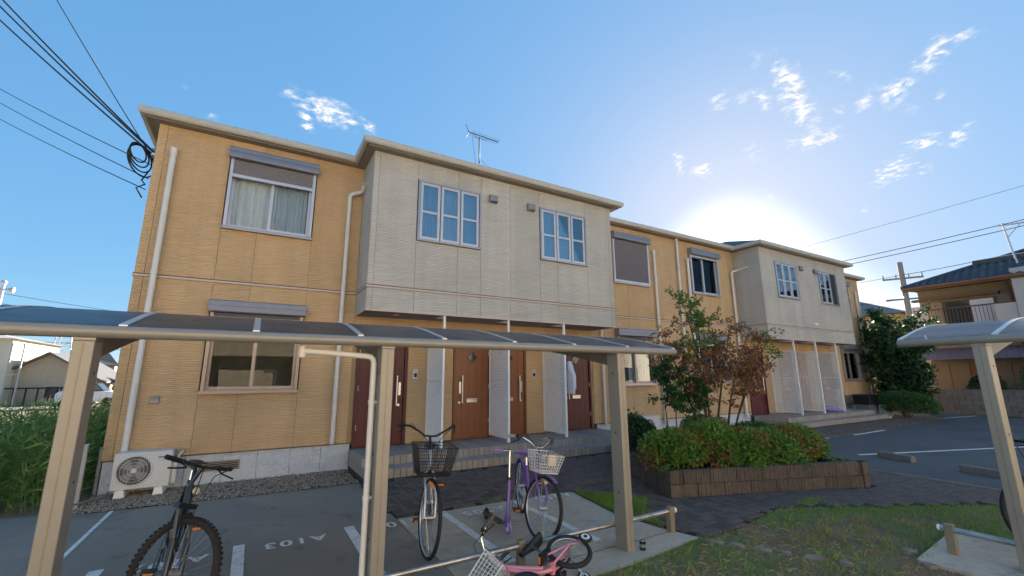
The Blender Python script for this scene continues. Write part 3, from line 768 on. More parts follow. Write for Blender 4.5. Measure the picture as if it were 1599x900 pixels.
def shelter(name, loc, rz, x0, x1, ribs, posts, label, spout):
    o = root(name, loc, label, 'bicycle shelter', world=False); o.rotation_euler.z = rz
    MB().tube([(x0, 0, 1.85), (x0+.01, 0, 1.85), (x1-.01, 0, 1.85), (x1, 0, 1.85)], [.03, .036, .036, .03], 16).build('front_beam', M['post'], o)
    MB().box(x0, x1, 1.99, 2.04, 2.05, 2.10).build('rear_beam', M['post'], o, .004)
    xs = ribs
    for a, b in zip(xs, xs[1:]):
        V = []; F = []
        for i, (y, z) in enumerate(ARC):
            for X in (a+.018, b-.018): V += [(X, y, z+.004), (X, y, z)]
        n = len(ARC)
        for i in range(n-1):
            k = 4*i; F += [(k, k+2, k+6, k+4), (k+1, k+5, k+7, k+3)]
        MB().add(V, F, True).build('roof_panel', M['poly'], o)
    for X in xs:
        V = []; F = []
        for y, z in ARC: V += [(X-.02, y, z-.012), (X+.02, y, z-.012), (X+.02, y, z+.010), (X-.02, y, z+.010)]
        n = len(ARC)
        for i in range(n-1):
            for j in range(4): F.append((4*i+j, 4*i+(j+1) % 4, 4*i+4+(j+1) % 4, 4*i+4+j))
        F += [(3,2,1,0), (4*n-4, 4*n-3, 4*n-2, 4*n-1)]
        MB().add(V, F).build('roof_rib', M['rib'], o)
    for X in posts:
        p = MB().box(X-.046, X+.046, -.01, .145, -.05, 1.80).build('post', M['post'], o, .006)
        MB().box(X-.048, X+.048, -.012, .147, 1.8005, 1.815).build('cap', M['post'], p)
        arm = MB().extr([(X-.025, .02, 1.80), (X-.025, .146, 1.70), (X-.025, .8, 1.83), (X-.025, 1.98, 2.03), (X-.025, 1.98, 2.075), (X-.025, 1.3, 2.075), (X-.025, .7, 2.02), (X-.025, .25, 1.93), (X-.025, .02, 1.88)], (.05, 0, 0))
        arm.build('arm', M['arm'], o)
        MB().box(X-.004, X+.004, -.0115, -.0102, -.04, 1.79).build('seam_strip', M['railpost'], p)
        bo = MB()
        for z in (.5, 1.05, 1.62): bo.cyl((X-.0485, .07, z), (X-.046, .07, z), .009, n=8); bo.cyl((X+.046, .07, z), (X+.0485, .07, z), .009, n=8)
        bo.build('bolt', M['black'], p)['kind'] = 'stuff'
    if spout:
        X = posts[spout-1]
        dp = MB().tube([(X-.56, .08, 1.775), (X-.4, .08, 1.765), (X-.13, .08, 1.745), (X-.105, .08, 1.74), (X-.085, .08, 1.72), (X-.08, .08, 1.69), (X-.08, .08, 0.0)], .021, 12).build('drain_pipe', M['pvc'], o)
        c = MB().cyl((X-.57, .08, 1.81), (X-.57, .08, 1.73), .024, n=12); c.build('drain_elbow', M['pvc'], dp)
        c = MB()
        for z in (.75, 1.4): c.cyl((X-.08, .08, z), (X-.08, .08, z+.03), .025, n=12); c.box(X-.08, X-.045, .07, .09, z+.008, z+.022)
        c.build('pipe_clip', M['pvc'], dp)['kind'] = 'stuff'
    return o
shelter('bicycle_shelter', (0, -5.28, 0), 0, -2.01, 4.0, [-1.99, -1.33, -.67, -.01, .645, 1.29, 1.94, 2.60, 3.29, 3.98], [-.82, .845, 3.175],
        'long bronze cycle shelter with smoked curved roof in front of the ochre wall', 2)
shelter('bicycle_shelter', (5.49, -6.75, .04), -pi/2, 0, 3.3, [.02, .67, 1.32, 1.97, 2.62, 3.28], [.56, 2.75],
        'cycle shelter at the right edge with a pale curved roof end', 0)
# low tubular rails the front wheels run up to
M['railm'] = mat('worn steel tube', (.50, .47, .44), .32, .85, var=.15, vs=9, dirt=(.22, .13, .08, .5), ds=6)
M['railpost'] = mat('bronze rail post', (.30, .25, .18), .5, .4, var=.08)
def rail(loc, rz, x0, x1, posts, label):
    o = root('wheel_rail', loc, label, 'rail', 'low tubular wheel rails under the shelters', world=False); o.rotation_euler.z = rz
    MB().tube([(x0, 0, .2), (x1, 0, .2)], .024, 14).build('tube', M['railm'], o)
    MB().cyl((x1, 0, .2), (x1+.02*(1 if x1 > x0 else -1), 0, .2), .026, n=14).build('end_cap', M['white'], o)
    for X in posts: MB().box(X-.032, X+.032, -.03, .03, -.04, .245).build('post', M['railpost'], o, .004)
rail((0, -5.12, 0), 0, -1.6, 3.98, [-1.3, .42, 2.08, 3.92], 'low steel tube rail running behind the fallen pink bicycle')
rail((5.56, -6.85, .02), -pi/2, 1.9, -.06, [0, 1.8], 'short low steel tube rail beside the right hand shelter post')
struct(MB().prism([(5.15, -6.72), (6.4, -6.62), (6.4, -10.2), (5.0, -10.2)], -.02, .018).build('shelter_footing', M['concrete']))
# broken concrete edging bits along the lawn
random.seed(5)
for i, (x, y, s) in enumerate([(4.05, -5.52, .12), (4.15, -5.70, .08), (4.27, -5.88, .11), (4.36, -6.04, .07), (4.47, -6.22, .12), (5.36, -6.60, .10), (5.10, -6.82, .07), (4.56, -6.42, .07)]):
    mb = MB(); n = 7
    pts = [(s*(.7+.4*random.random())*cos(2*pi*k/n), .55*s*(.7+.4*random.random())*sin(2*pi*k/n)) for k in range(n)]
    mb.add([(a, b, -.02) for a, b in pts]+[(a*.8, b*.8, .010+.01*random.random()) for a, b in pts], [tuple(range(n, 2*n))]+[(k, (k+1) % n, n+(k+1) % n, n+k) for k in range(n)])
    o = mb.build('concrete_chunk', M['chunk']); o.location = (x, y, 0); o.rotation_euler.z = radians(-55+random.uniform(-15, 15))
    tag(o, ['flat broken concrete piece beside the end of the slab', 'second broken concrete piece out from the slab in the edging row', 'third broken concrete piece out from the slab in the edging row', 'small broken concrete piece midway along the edging row', 'broad broken concrete piece in the edging row between lawn and dirt', 'pale loose concrete piece by the foot of the right rail', 'small pale concrete crumb on brown dirt by the right shelter', 'last small concrete piece at the near end of the edging row'][i], 'stone', 'broken concrete pieces along the lawn')
# black can standing beside the shelter post
can = root('can', (3.30, -5.31, 0), 'small black cylindrical can beside the right shelter post', 'can')
MB().cyl((3.30, -5.31, .001), (3.30, -5.31, .085), .027, .03, 16, True).build('body', M['black'], can)
MB().torus((3.30, -5.31, .085), (0,0,1), .028, .004, 18, 6).build('rim', M['steel'], can)
MB().cyl((3.30, -5.31, .03), (3.30, -5.31, .055), .0295, .0302, 16, False).build('band', M['steel'], can)

# ------------------------------------------------------------------ outdoor unit
ac = root('air_conditioner', (-1.21, -.2, 0), 'white outdoor air conditioner unit with round fan grille on the gravel', 'air conditioner')
M['acw'] = mat('ivory white sheet metal', (.66, .66, .64), .45, var=.05)
MB().box(-1.535, -.89, -.36, -.08, .10, .585).build('casing', M['acw'], ac, .012)
fan = MB().torus((-1.30, -.362, .345), (0,-1,0), .195, .012, 40, 8).build('fan_guard', M['acw'], ac)
MB().cyl((-1.30, -.3605, .345), (-1.30, -.3625, .345), .19, n=40).build('fan_opening', M['black'], fan)
b = MB()
for k in range(4):
    a0 = k*pi/2+.4; q = [(-1.30, -.366, .345)]
    q += [(-1.30+.165*cos(a0+t*.9/6), -.366, .345+.165*sin(a0+t*.9/6)) for t in range(7)]
    b.extr(q, (0, .002, 0))
b.build('fan_blade', M['shut'], fan)['kind'] = 'stuff'
gr = MB()
for k in range(28):
    a0 = 2*pi*k/28; q = [(-1.30+r*cos(a0+1.1*(r-.03)/.16), -.373, .345+r*sin(a0+1.1*(r-.03)/.16)) for r in (.03, .06, .09, .12, .15, .19)]
    gr.tube(q, .0022, 4)
for r in (.07, .11, .15): gr.torus((-1.30, -.374, .345), (0,-1,0), r, .0022, 40, 4)
gr.build('guard_wire', M['acw'], fan)['kind'] = 'stuff'
MB().cyl((-1.30, -.372, .345), (-1.30, -.38, .345), .03, n=18).build('hub_cap', M['acw'], fan)
MB().box(-1.05, -.97, -.3625, -.3603, .49, .512).build('badge', M['shut'], ac)
MB().box(-1.04, -.96, -.3625, -.3603, .44, .47).build('rating_plate', M['curtainblue'], ac)
for x in (-1.42, -1.0): MB().extr([(x-.06, -.38, -.005), (x+.06, -.38, -.005), (x+.045, -.38, .1), (x-.045, -.38, .1)], (0, .36, 0)).build('foot', M['white'], ac, .006)
MB().box(-.889, -.83, -.3, -.12, .12, .4).build('valve_cover', M['acw'], ac, .01)
MB().tube([(-.86, -.2, .38), (-.83, -.18, .5), (-.80, -.1, .52), (-.80, -.02, .5)], .018, 8).build('hose', M['acw'], ac)

# ------------------------------------------------------------------ bicycles
def col(name, c, r=.35, metal=0, coat=0): return mat(name, c, r, metal, var=.06, coat=coat)
M['tyre'] = mat('tyre rubber', (.022, .022, .024), .8, var=.2)
M['tyrer'] = mat('brownish dusty tyre', (.026, .022, .021), .85, var=.2)
M['rim'] = col('alloy rim', (.6, .6, .6), .3, .8)
M['stanch'] = col('dull gold fork tube', (.16, .14, .10), .35, .8)
M['chrome'] = col('chrome', (.7, .7, .7), .18, 1)
M['bikeblack'] = col('black bicycle paint', (.012, .012, .014), .3, 0, .5)
M['silver'] = col('silver bicycle paint', (.55, .56, .58), .3, .6)
M['purple'] = col('purple bicycle paint', (.20, .10, .42), .35, 0, .4)
M['pink'] = col('pink bicycle paint', (.80, .30, .38), .35, 0, .4)
M['amber'] = col('amber reflector', (.85, .25, .02), .25)
M['cream'] = col('cream rubber', (.62, .55, .40), .6)
M['lilac'] = col('lilac plastic', (.33, .22, .50), .5)
M['brownrub'] = col('brown grip', (.10, .075, .06), .6)
M['whitep'] = col('white plastic', (.72, .72, .72), .45)
def bike(name, label, R, WB, loc, heading, lean, steer, paint, sp, MX=None, group=None):
    """local frame: x forward, z up, rear axle over the origin; steer turns fork, wheel and bars about the head tube"""
    o = root(name, loc, label, 'bicycle', group, world=False)
    if MX is not None: o.matrix_basis = MX
    else: o.rotation_euler = Euler((lean, 0, heading), 'XYZ')
    if MX is None:
        o.matrix_basis = Matrix.Translation(loc) @ Matrix.Rotation(heading, 4, 'Z') @ Matrix.Rotation(lean, 4, 'X')
    tr = sp.get('tyre', .02)
    fa = Vector((WB, 0, R)); ra = Vector((0, 0, R))
    ht = sp['head']; hd = Vector((-.34, 0, .94)).normalized()              # head tube direction (up, back)
    crown = fa+hd*(R+tr+.045)+Vector((-.02, 0, 0)); top = crown+hd*ht
    stemtop = top+hd*sp['stem']
    SM = Matrix.Translation(crown) @ Matrix.Rotation(steer, 4, hd) @ Matrix.Translation(-crown)
    def wheel(c, front):
        rimm = MB().torus(c, (0,1,0), R-tr-.012, .012, 44, 8, .8)
        rimm.cyl(c+Vector((0,-.045,0)), c+Vector((0,.045,0)), .018, n=12)
        ty = MB().torus(c, (0,1,0), R-tr, tr, 48, 10)
        if sp.get('knob'):
            for k in range(64):
                t = 2*pi*k/64
                for yy in (-.5, .5): ty.obox(c+Vector(((R+.001)*cos(t), yy*tr*1.1, (R+.001)*sin(t))), (.018, .012, .005), Matrix.Rotation(-t+pi/2, 3, 'Y'))
        sk = MB(); n = sp.get('spokes', 28)
        for k in range(n):
            t = 2*pi*k/n; t2 = t+(.45 if k % 2 else -.45); yy = .03 if (k//2) % 2 else -.03
            sk.cyl(c+Vector((.018*cos(t2), yy, .018*sin(t2))), c+Vector(((R-tr-.02)*cos(t), 0, (R-tr-.02)*sin(t))), .0012, n=4, caps=False)
        ms = [rimm, ty, sk]
        if front:
            for q in ms: q.xf(SM)
        w = rimm.build('wheel', sp.get('rimm', M['rim']), o)
        ty.build('tyre', sp.get('tyrem', M['tyre']), w)
        sk.build('spokes', M['chrome'], w)['kind'] = 'stuff'
        return w
    wheel(fa, True); wheel(ra, False)
    bb = Vector((WB*.40, 0, R*.86+.02)); st = Vector((WB*.28, 0, sp['seat']-.12))
    fr = MB(); rt = sp.get('rt', .016)
    if sp['kind'] == 'mtb':
        fr.tube([top-hd*.03, st-Vector((0,0,.04))], rt); fr.tube([crown+hd*.03, bb], rt*1.3); fr.tube([bb, st], rt)
    else:                                                                 # step-through: low curved main tube
        a, b = crown+hd*(ht*.55), bb+Vector((.05, 0, .06))
        mid = (a+b)/2+Vector((-.03, 0, -.07))
        fr.tube([a*(1-t)**2+mid*2*t*(1-t)+b*t*t for t in [i/8 for i in range(9)]], rt*1.25)
        a2 = crown+hd*.04; fr.tube([a2*(1-t)**2+(mid+Vector((0,0,-.1)))*2*t*(1-t)+bb*t*t for t in [i/8 for i in range(9)]], rt)
        fr.tube([bb, st], rt)
    fr.tube([crown-hd*.0, top], rt*1.3)
    for s in (-1, 1):
        fr.tube([bb+Vector((0, .03*s, 0)), ra+Vector((0, .06*s, 0))], rt*.6, 6); fr.tube([st-Vector((0, -.015*s, .05)), ra+Vector((0, .06*s, 0))], rt*.55, 6)
    fr.cyl(bb+Vector((0,-.04,0)), bb+Vector((0,.04,0)), .024)
    fr.build('frame', paint, o)
    fk = MB()
    if sp['kind'] == 'mtb':
        for s in (-1, 1):
            fk.cyl(fa+Vector((0, .062*s, 0))-hd*.02, fa+Vector((0, .062*s, 0))+hd*(R*.62), .019, n=10)
        fk.beam(crown+Vector((0,-.08,0)), crown+Vector((0,.08,0)), .04, .035)
        fk.tube([fa+Vector((0,-.062,0))+hd*(R*.98-.0), fa+hd*(R+.03)+Vector((.03,0,0)), fa+Vector((0,.062,0))+hd*(R*.98)], .012)
        st2 = MB()
        for s in (-1, 1): st2.cyl(fa+Vector((0, .062*s, 0))+hd*(R*.62), crown+Vector((0, .062*s, 0)), .0135, n=10)
        st2.xf(SM).build('fork_stanchion', M['stanch'], o)
    else:
        for s in (-1, 1): fk.tube([fa+Vector((0, .05*s, 0)), fa+Vector((-.03, .05*s, R*.5)), crown+Vector((0, .045*s, -.02)), crown+Vector((0, .02*s, 0))], .011, 8)
    fk.xf(SM).build('fork', sp.get('forkm', paint), o)
    # bars
    hbv = MB(); gp_ = MB(); hw = sp['bar']; hz = stemtop
    hbv.tube([top, stemtop], .014)
    if sp['kind'] == 'mtb':
        hbv.tube([top+hd*.03, hz+Vector((.06, 0, .01))], .016)
        c = hz+Vector((.06, 0, .01)); pts = [c+Vector((-.03*abs(t), hw*t, .02*abs(t))) for t in (-1, -.6, -.2, 0, .2, .6, 1)]
        gd = Vector((-.10, 1, 0)).normalized()
    else:
        c = hz; pts = [c+Vector(p) for p in ((-.20, -hw, .07), (-.10, -hw*.92, .085), (-.01, -hw*.72, .085), (.03, -hw*.45, .045), (.02, -hw*.2, .0), (.01, 0, -.005), (.02, hw*.2, .0), (.03, hw*.45, .045), (-.01, hw*.72, .085), (-.10, hw*.92, .085), (-.20, hw, .07))]
    hbv.tube(pts, .011, 8)
    hb_ = hbv.xf(SM).build('handlebar', sp.get('barm', M['chrome']), o)
    for e0, e1 in ((pts[0], pts[1]), (pts[-1], pts[-2])):
        g_ = MB().cyl(e0, e0+(e1-e0).normalized()*.115, .0165, n=10).xf(SM); g_.build('grip', sp.get('gripm', M['black']), o)
        p2 = e0+(e1-e0).normalized()*.14
        l_ = MB().tube([p2+Vector((.0, 0, -.01)), p2+Vector((.05, 0, -.03)), e0+(e1-e0)*.4+Vector((.06, 0, -.05)), e0+Vector((.06, 0, -.06))], .006, 6)
        l_.ball(p2, .022, (1, 1, .8)); l_.xf(SM).build('brake_lever', sp.get('leverm', M['black']), o)
    cb = MB()
    for s in (-1, 1):
        p0 = pts[1 if s < 0 else -2]+Vector((.04, 0, -.02))
        cb.tube([p0, p0+Vector((.12, -s*.05, .05)), stemtop+Vector((.14, s*.06, -.03)), crown+Vector((.05, s*.03, .08))], .0035, 5)
    cb.xf(SM).build('brake_cable', M['black'], o)['kind'] = 'stuff'
    # saddle
    s0 = Vector((st.x-.02, 0, sp['seat'])); V = []
    prof = [(.15, .018), (.10, .024), (.04, .035), (-.03, .065), (-.09, .078), (-.12, .06)]
    sd = MB(); k = 8
    for x, wv in prof:
        for j in range(k):
            t = 2*pi*j/k; V.append(s0+Vector((x, wv*cos(t), .026*sin(t)*(1 if sin(t) < 0 else .8))))
    sd.add(V, [(i*k+j, i*k+(j+1) % k, (i+1)*k+(j+1) % k, (i+1)*k+j) for i in range(len(prof)-1) for j in range(k)]+[tuple(range(k)), tuple(range(len(V)-1, len(V)-k-1, -1))], True)
    sd.build('saddle', sp.get('seatm', M['black']), o)
    MB().cyl(st-Vector((0,0,.02)), s0+Vector((0,0,-.01)), .013).build('seat_post', M['chrome'], o)
    # cranks, chainguard, pedals
    cw = MB().cyl(bb+Vector((0,-.05,0)), bb+Vector((0,-.058,0)), sp.get('ring', .085), n=24)
    cw.beam(bb+Vector((0,-.055,0)), ra+Vector((0,-.055,0)), .01, .05)
    cw.build('chain_guard', sp.get('guardm', M['black']), o)
    ca = sp.get('crank', .9); cl = sp.get('cl', .165)
    for s in (-1, 1):
        d = Vector((cos(ca), 0, sin(ca)))*cl*s; e = bb+Vector((0, .075*s, 0))+d
        p = MB().beam(bb+Vector((0, .068*s, 0)), e, .012, .022); p.build('crank', M['chrome'], o)
        pd = MB().box(e.x-.045, e.x+.045, e.y+(.0 if s > 0 else -.09), e.y+(.09 if s > 0 else 0), e.z-.012, e.z+.012).build('pedal', M['black'], o)
        MB().box(e.x+.0455, e.x+.048, e.y+(.015 if s > 0 else -.075), e.y+(.075 if s > 0 else -.015), e.z-.008, e.z+.008).build('reflector', M['amber'], pd)
        MB().box(e.x-.048, e.x-.0455, e.y+(.015 if s > 0 else -.075), e.y+(.075 if s > 0 else -.015), e.z-.008, e.z+.008).build('reflector', M['amber'], pd)
    if sp.get('mud'):
        for c, a0, a1, f in ((fa, 1.0, 2.3, True), (ra, .2, 3.0, False)):
            V = []; n = 14; rr = R+.022
            for i in range(n+1):
                t = a0+(a1-a0)*i/n
                for yy, dr in ((-.028, -.008), (0, .004), (.028, -.008)): V.append(c+Vector(((rr+dr)*cos(t), yy, (rr+dr)*sin(t))))
            mb = MB().add(V, [(3*i+j, 3*i+j+1, 3*i+j+4, 3*i+j+3) for i in range(n) for j in (0, 1)], True)
            if f: mb.xf(SM)
            mb.build('mudguard', sp['mud'], o)
    if sp.get('stand', True):
        sk = MB()
        for s in (-1, 1): sk.tube([ra+Vector((0, .07*s, 0)), Vector((-.10, .10*s, .012))], .007, 6)
        sk.tube([Vector((-.10, -.10, .012)), Vector((-.10, .10, .012))], .007, 6); sk.build('kickstand', M['chrome'], o)
    if sp.get('basket'):
        bm_, full, wgt, sgn = sp['basket']
        c = stemtop+Vector((.20, 0, -.20)) if full else stemtop+Vector((.17, 0, -.13))
        wx, wy, hh = (.15, .19, .25) if full else (.12, .15, .17)
        def ring(t):      # t 0 bottom, 1 top
            k = .74+.26*t; z = c.z-hh/2+hh*t
            return [Vector((c.x+sx*wx*k, sy*wy*k, z+(.02*t if sx < 0 else 0))) for sx, sy in ((-1,-1),(1,-1),(1,1),(-1,1))]
        bk = MB(); nz_ = 9 if full else 6; 
        for i in range(nz_+1):
            q = ring(i/nz_); r_ = wgt*(2 if i in (0, nz_) else 1)
            for j in range(4): bk.cyl(q[j], q[(j+1) % 4], r_, n=5, caps=False)
        t0, t1 = ring(0), ring(1)
        for j in range(4):
            nn = (14 if j % 2 == 0 else 18) if full else 7
            for i in range(nn):
                f = i/nn; bk.cyl(t0[j].lerp(t0[(j+1) % 4], f), t1[j].lerp(t1[(j+1) % 4], f), wgt, n=4, caps=False)
        for i in range(1, 10): bk.cyl(t0[0].lerp(t0[1], i/10), t0[3].lerp(t0[2], i/10), wgt, n=4, caps=False)
        bk.tube([crown+Vector((.03,0,.05)), c+Vector((-wx*.5,0,-hh/2))], .006, 6)
        bo = bk.xf(SM).build('basket', bm_, o)
        if sgn: MB().box(c.x+wx*.92, c.x+wx*.93+.004, -.05, .05, c.z-.01, c.z+.1).xf(SM).build('name_plate', M['cream'], bo)
    if sp.get('lamp'):
        p = fa+hd*(R+.02)+Vector((.06, -.0, -.05))
        l_ = MB().cyl(p, p+Vector((.05,0,0)), .028, .032, 16).xf(SM).build('head_lamp', M['chrome'], o)
        MB().cyl(p+Vector((.0505,0,0)), p+Vector((.054,0,0)), .026, n=16).xf(SM).build('lens', sp['lamp'], l_)
    if sp.get('fender_lamp'):
        p = top+Vector((.05, 0, -.02)); MB().cyl(p, p+Vector((.02,0,0)), .022, n=14).xf(SM).build('front_reflector', M['cream'], o)
    if sp.get('train'):
        for s in (-1, 1):
            e = ra+Vector((-.02, .17*s, -R+.055)); MB().beam(ra+Vector((0,.05*s,0)), e, .012, .02).build('stabiliser_arm', M['chrome'], o)
            w = MB().torus(e, (0,1,0), .042, .013, 22, 8).build('stabiliser_wheel', M['tyre'], o)
            MB().cyl(e+Vector((0,-.012,0)), e+Vector((0,.012,0)), .036, n=18).build('disc', M['whitep'], w)
            MB().cyl(e+Vector((0,-.016,0)), e+Vector((0,.016,0)), .014, n=12).build('cap', M['black'], w)
    return o
H = -pi/2
bike('mountain_bicycle', 'black mountain bicycle with knobbly tyre and turned front wheel, nearest the air conditioner', .335, 1.06, (-.47, -3.60, -.006), radians(-85.2), radians(-6), radians(46), M['bikeblack'],
     dict(kind='mtb', head=.13, stem=.13, seat=.90, bar=.31, tyre=.024, knob=True, tyrem=M['tyrer'], barm=M['bikeblack'], rt=.019, fender_lamp=True, crank=2.4, guardm=M['black'], gripm=M['black'], seatm=M['brownrub']))
bike('city_bicycle', 'silver city bicycle with black mesh basket parked between painted bays', .335, 1.08, (1.89, -3.44, 0), H-radians(20.4), radians(1), radians(17), M['silver'],
     dict(kind='city', head=.19, stem=.14, seat=.84, bar=.29, tyre=.017, barm=M['bikeblack'], basket=(M['black'], True, .0022, False), lamp=M['amber'], crank=1.9, gripm=M['black'], spokes=36))
bike('child_bicycle', 'purple bicycle with white wire basket and cream grips next to the kick scooter', .30, .95, (2.93, -3.74, 0), H-radians(19), radians(-1), radians(24), M['purple'],
     dict(kind='city', head=.14, stem=.08, seat=.70, bar=.25, tyre=.019, basket=(M['whitep'], False, .0035, True), lamp=M['cream'], mud=M['purple'], crank=1.2, gripm=M['cream'], seatm=M['lilac'], guardm=M['whitep']))
bike('parked_bicycle', 'black bicycle mostly hidden behind the right hand shelter post', .32, 1.0, (7.27, -7.50, .018), radians(167), 0, radians(-20), M['bikeblack'],
     dict(kind='mtb', head=.13, stem=.12, seat=.8, bar=.17, tyre=.022, barm=M['bikeblack']))
# pink bicycle lying over the rail
PM = Matrix(((-.9272, -.1327, -.3503, 2.45), (-.3076, -.264, .9142, -5.56), (-.2138, .9554, .204, .145), (0, 0, 0, 1)))
bike('fallen_bicycle', 'small pink bicycle with training wheels fallen over the steel rail', .19, .62, tuple(PM.translation), 0, 0, radians(-25), M['pink'],
     dict(kind='city', head=.10, stem=.10, seat=.46, bar=.20, tyre=.021, basket=(M['whitep'], False, .003, False), train=True, crank=.4, cl=.09, ring=.06, rt=.017, stand=False, gripm=M['brownrub'], seatm=M['black'], guardm=M['black'], spokes=20, rimm=M['rim']), MX=PM)
# kick scooter
ks = root('kick_scooter', (2.42, -4.2, 0), 'purple kick scooter with lilac grips leaning beside the purple bicycle', 'scooter', world=False)
ks.matrix_basis = Matrix.Translation((2.44, -4.02, 0)) @ Matrix.Rotation(H-.06, 4, 'Z') @ Matrix.Rotation(radians(-6), 4, 'X')
fw_ = Vector((.28, 0, .068)); tp = Vector((.17, 0, .80))
for c, nm in ((fw_, 'w'), (Vector((-.28, 0, .06)), 'r')):
    r = .052 if nm == 'w' else .045
    w = MB().torus(c, (0,1,0), r, .016, 26, 8, .9).build('wheel', M['lilac'] if nm == 'w' else M['tyre'], ks); MB().cyl(c-Vector((0,.012,0)), c+Vector((0,.012,0)), .042, n=20).build('hub', M['whitep'] if nm == 'w' else M['black'], w)
st_ = MB().tube([fw_+Vector((-.03, 0, .09)), tp.lerp(fw_, .38)], .019, 10).build('steering_tube', M['purple'], ks)
MB().tube([tp.lerp(fw_, .38), tp], .013, 10).build('steel_stem', M['chrome'], ks)
MB().cyl(tp.lerp(fw_, .40), tp.lerp(fw_, .36), .024).build('clamp', M['black'], ks)
f_ = MB()
for s in (-1, 1): f_.beam(fw_+Vector((0, .024*s, 0)), fw_+Vector((-.03, .024*s, .10)), .006, .03)
f_.build('fork', M['purple'], ks)
MB().box(-.30, .14, -.05, .05, .055, .075).build('deck', M['brownrub'], ks, .01)
MB().tube([(.14, 0, .065), (.2, 0, .1), fw_+Vector((-.03, 0, .11))], .016).build('neck', M['purple'], ks)
MB().tube([tp+Vector((0, -.10, 0)), tp+Vector((0, .10, 0))], .011).build('handlebar', M['chrome'], ks)
for s in (-1, 1): MB().tube([tp+Vector((0, .08*s, 0)), tp+Vector((0, .10*s, 0)), tp+Vector((0, .19*s, .005)), tp+Vector((0, .2*s, .005))], [.014, .017, .019, .014], 10).build('grip', M['lilac'], ks)
# ------------------------------------------------------------------ foliage helpers
def leaf(mb, p, d, up, L, W):
    d = Vector(d).normalized(); r = d.cross(Vector(up))
    if r.length < 1e-3: r = d.orthogonal()
    r.normalize(); n = r.cross(d); p = Vector(p); m = p+d*(L*.45)
    mb.add([p, m+r*(W/2)+n*(W*.12), p+d*L, m-r*(W/2)+n*(W*.12)], [(0, 1, 2), (0, 2, 3)])
def rv(rng): 
    while True:
        v = Vector((rng.uniform(-1,1), rng.uniform(-1,1), rng.uniform(-1,1)))
        if .05 < v.length < 1: return v.normalized()
def shrub(name, loc, rx, ry, h, n, L, m, label, cat, group, seed, stem=True, shell=.45, z0=.0, W=.5, lump=.25):
    rng = random.Random(seed); o = root(name, loc, label, cat, group, world=False)
    lum = [(rv(rng), rng.uniform(.15, .4)) for _ in range(9)]
    mb = MB(); mats = m if isinstance(m, (list, tuple)) else [m]; mbs = [MB() for _ in mats]
    hot = [(rv(rng)) for _ in range(4)]
    for i in range(n):
        d = rv(rng)
        if d.z < -.55: d.z = -d.z
        r = 1-lump*.6+sum(lump*1.6*max(0, d.dot(a)-.6)*b*4 for a, b in lum)
        f = (shell+(1-shell)*rng.random()**.6)*min(r, 1.15)
        p = Vector((d.x*rx*f, d.y*ry*f, z0+h*.5+d.z*h*.5*f))
        if p.z < .02: continue
        dd = (d*.8+rv(rng)*.9+Vector((0,0,.15))); k = 0
        if len(mbs) > 1 and max(d.dot(q) for q in hot)+rng.uniform(-.25, .25) > .90 and f > .6: k = 1
        leaf(mbs[k], p, dd, rv(rng), L*rng.uniform(.6, 1.25), L*W*rng.uniform(.7, 1.2))
    for q, mm, nm in zip(mbs, mats, ('foliage', 'red_foliage')):
        if q.f: q.build(nm, mm, o)
    if stem:
        s = MB()
        for k in range(6):
            a = rng.uniform(0, 6.28); s.tube([(.05*cos(a), .05*sin(a), 0), (rx*.3*cos(a), ry*.3*sin(a), z0+h*.4), (rx*.6*cos(a), ry*.6*sin(a), z0+h*.75)], [.012, .009, .004], 5)
        s.build('stems', M['bark'], o)
    return o
M['bark'] = mat('grey brown bark', (.085, .065, .05), .9, var=.25, vs=20, bump=.6, bs=40, bd=.004)
M['nandina'] = leafm('nandina leaves', [(.07,.15,.03), (.12,.25,.04), (.19,.35,.055), (.09,.19,.035), (.24,.30,.06)], .25)
M['nandinared'] = leafm('nandina reddish leaves', [(.24,.10,.045), (.34,.13,.05), (.16,.15,.04), (.40,.18,.07)], .25)
M['hedge'] = leafm('clipped hedge leaves', [(.04,.105,.03), (.06,.14,.038), (.09,.19,.045), (.03,.08,.026)], .2)
M['camellia'] = leafm('dark glossy leaves', [(.012,.035,.014), (.022,.06,.022), (.035,.09,.03), (.05,.12,.035)], .15, .35)
M['maple'] = leafm('fresh green leaves', [(.08,.16,.03), (.12,.22,.04), (.16,.27,.06), (.06,.13,.03)], .35)
M['rust'] = leafm('withered rust leaves', [(.26,.12,.055), (.34,.17,.08), (.20,.09,.045), (.40,.23,.11), (.16,.08,.05)], .25)
M['young'] = leafm('evergreen leaves', [(.015,.06,.025), (.025,.09,.03), (.045,.13,.035), (.08,.18,.04)], .25, .4)
M['weed'] = leafm('tall weed leaves', [(.08,.17,.04), (.12,.24,.05), (.18,.31,.07), (.25,.32,.10), (.09,.19,.045)], .3)
M['grass'] = leafm('lawn grass', [(.13,.27,.05), (.18,.35,.06), (.24,.40,.08), (.28,.33,.10)], .3)
M['dry'] = leafm('dry grass straw', [(.32,.21,.11), (.40,.29,.15), (.24,.15,.08), (.46,.36,.2), (.18,.18,.07)], .15, .8)

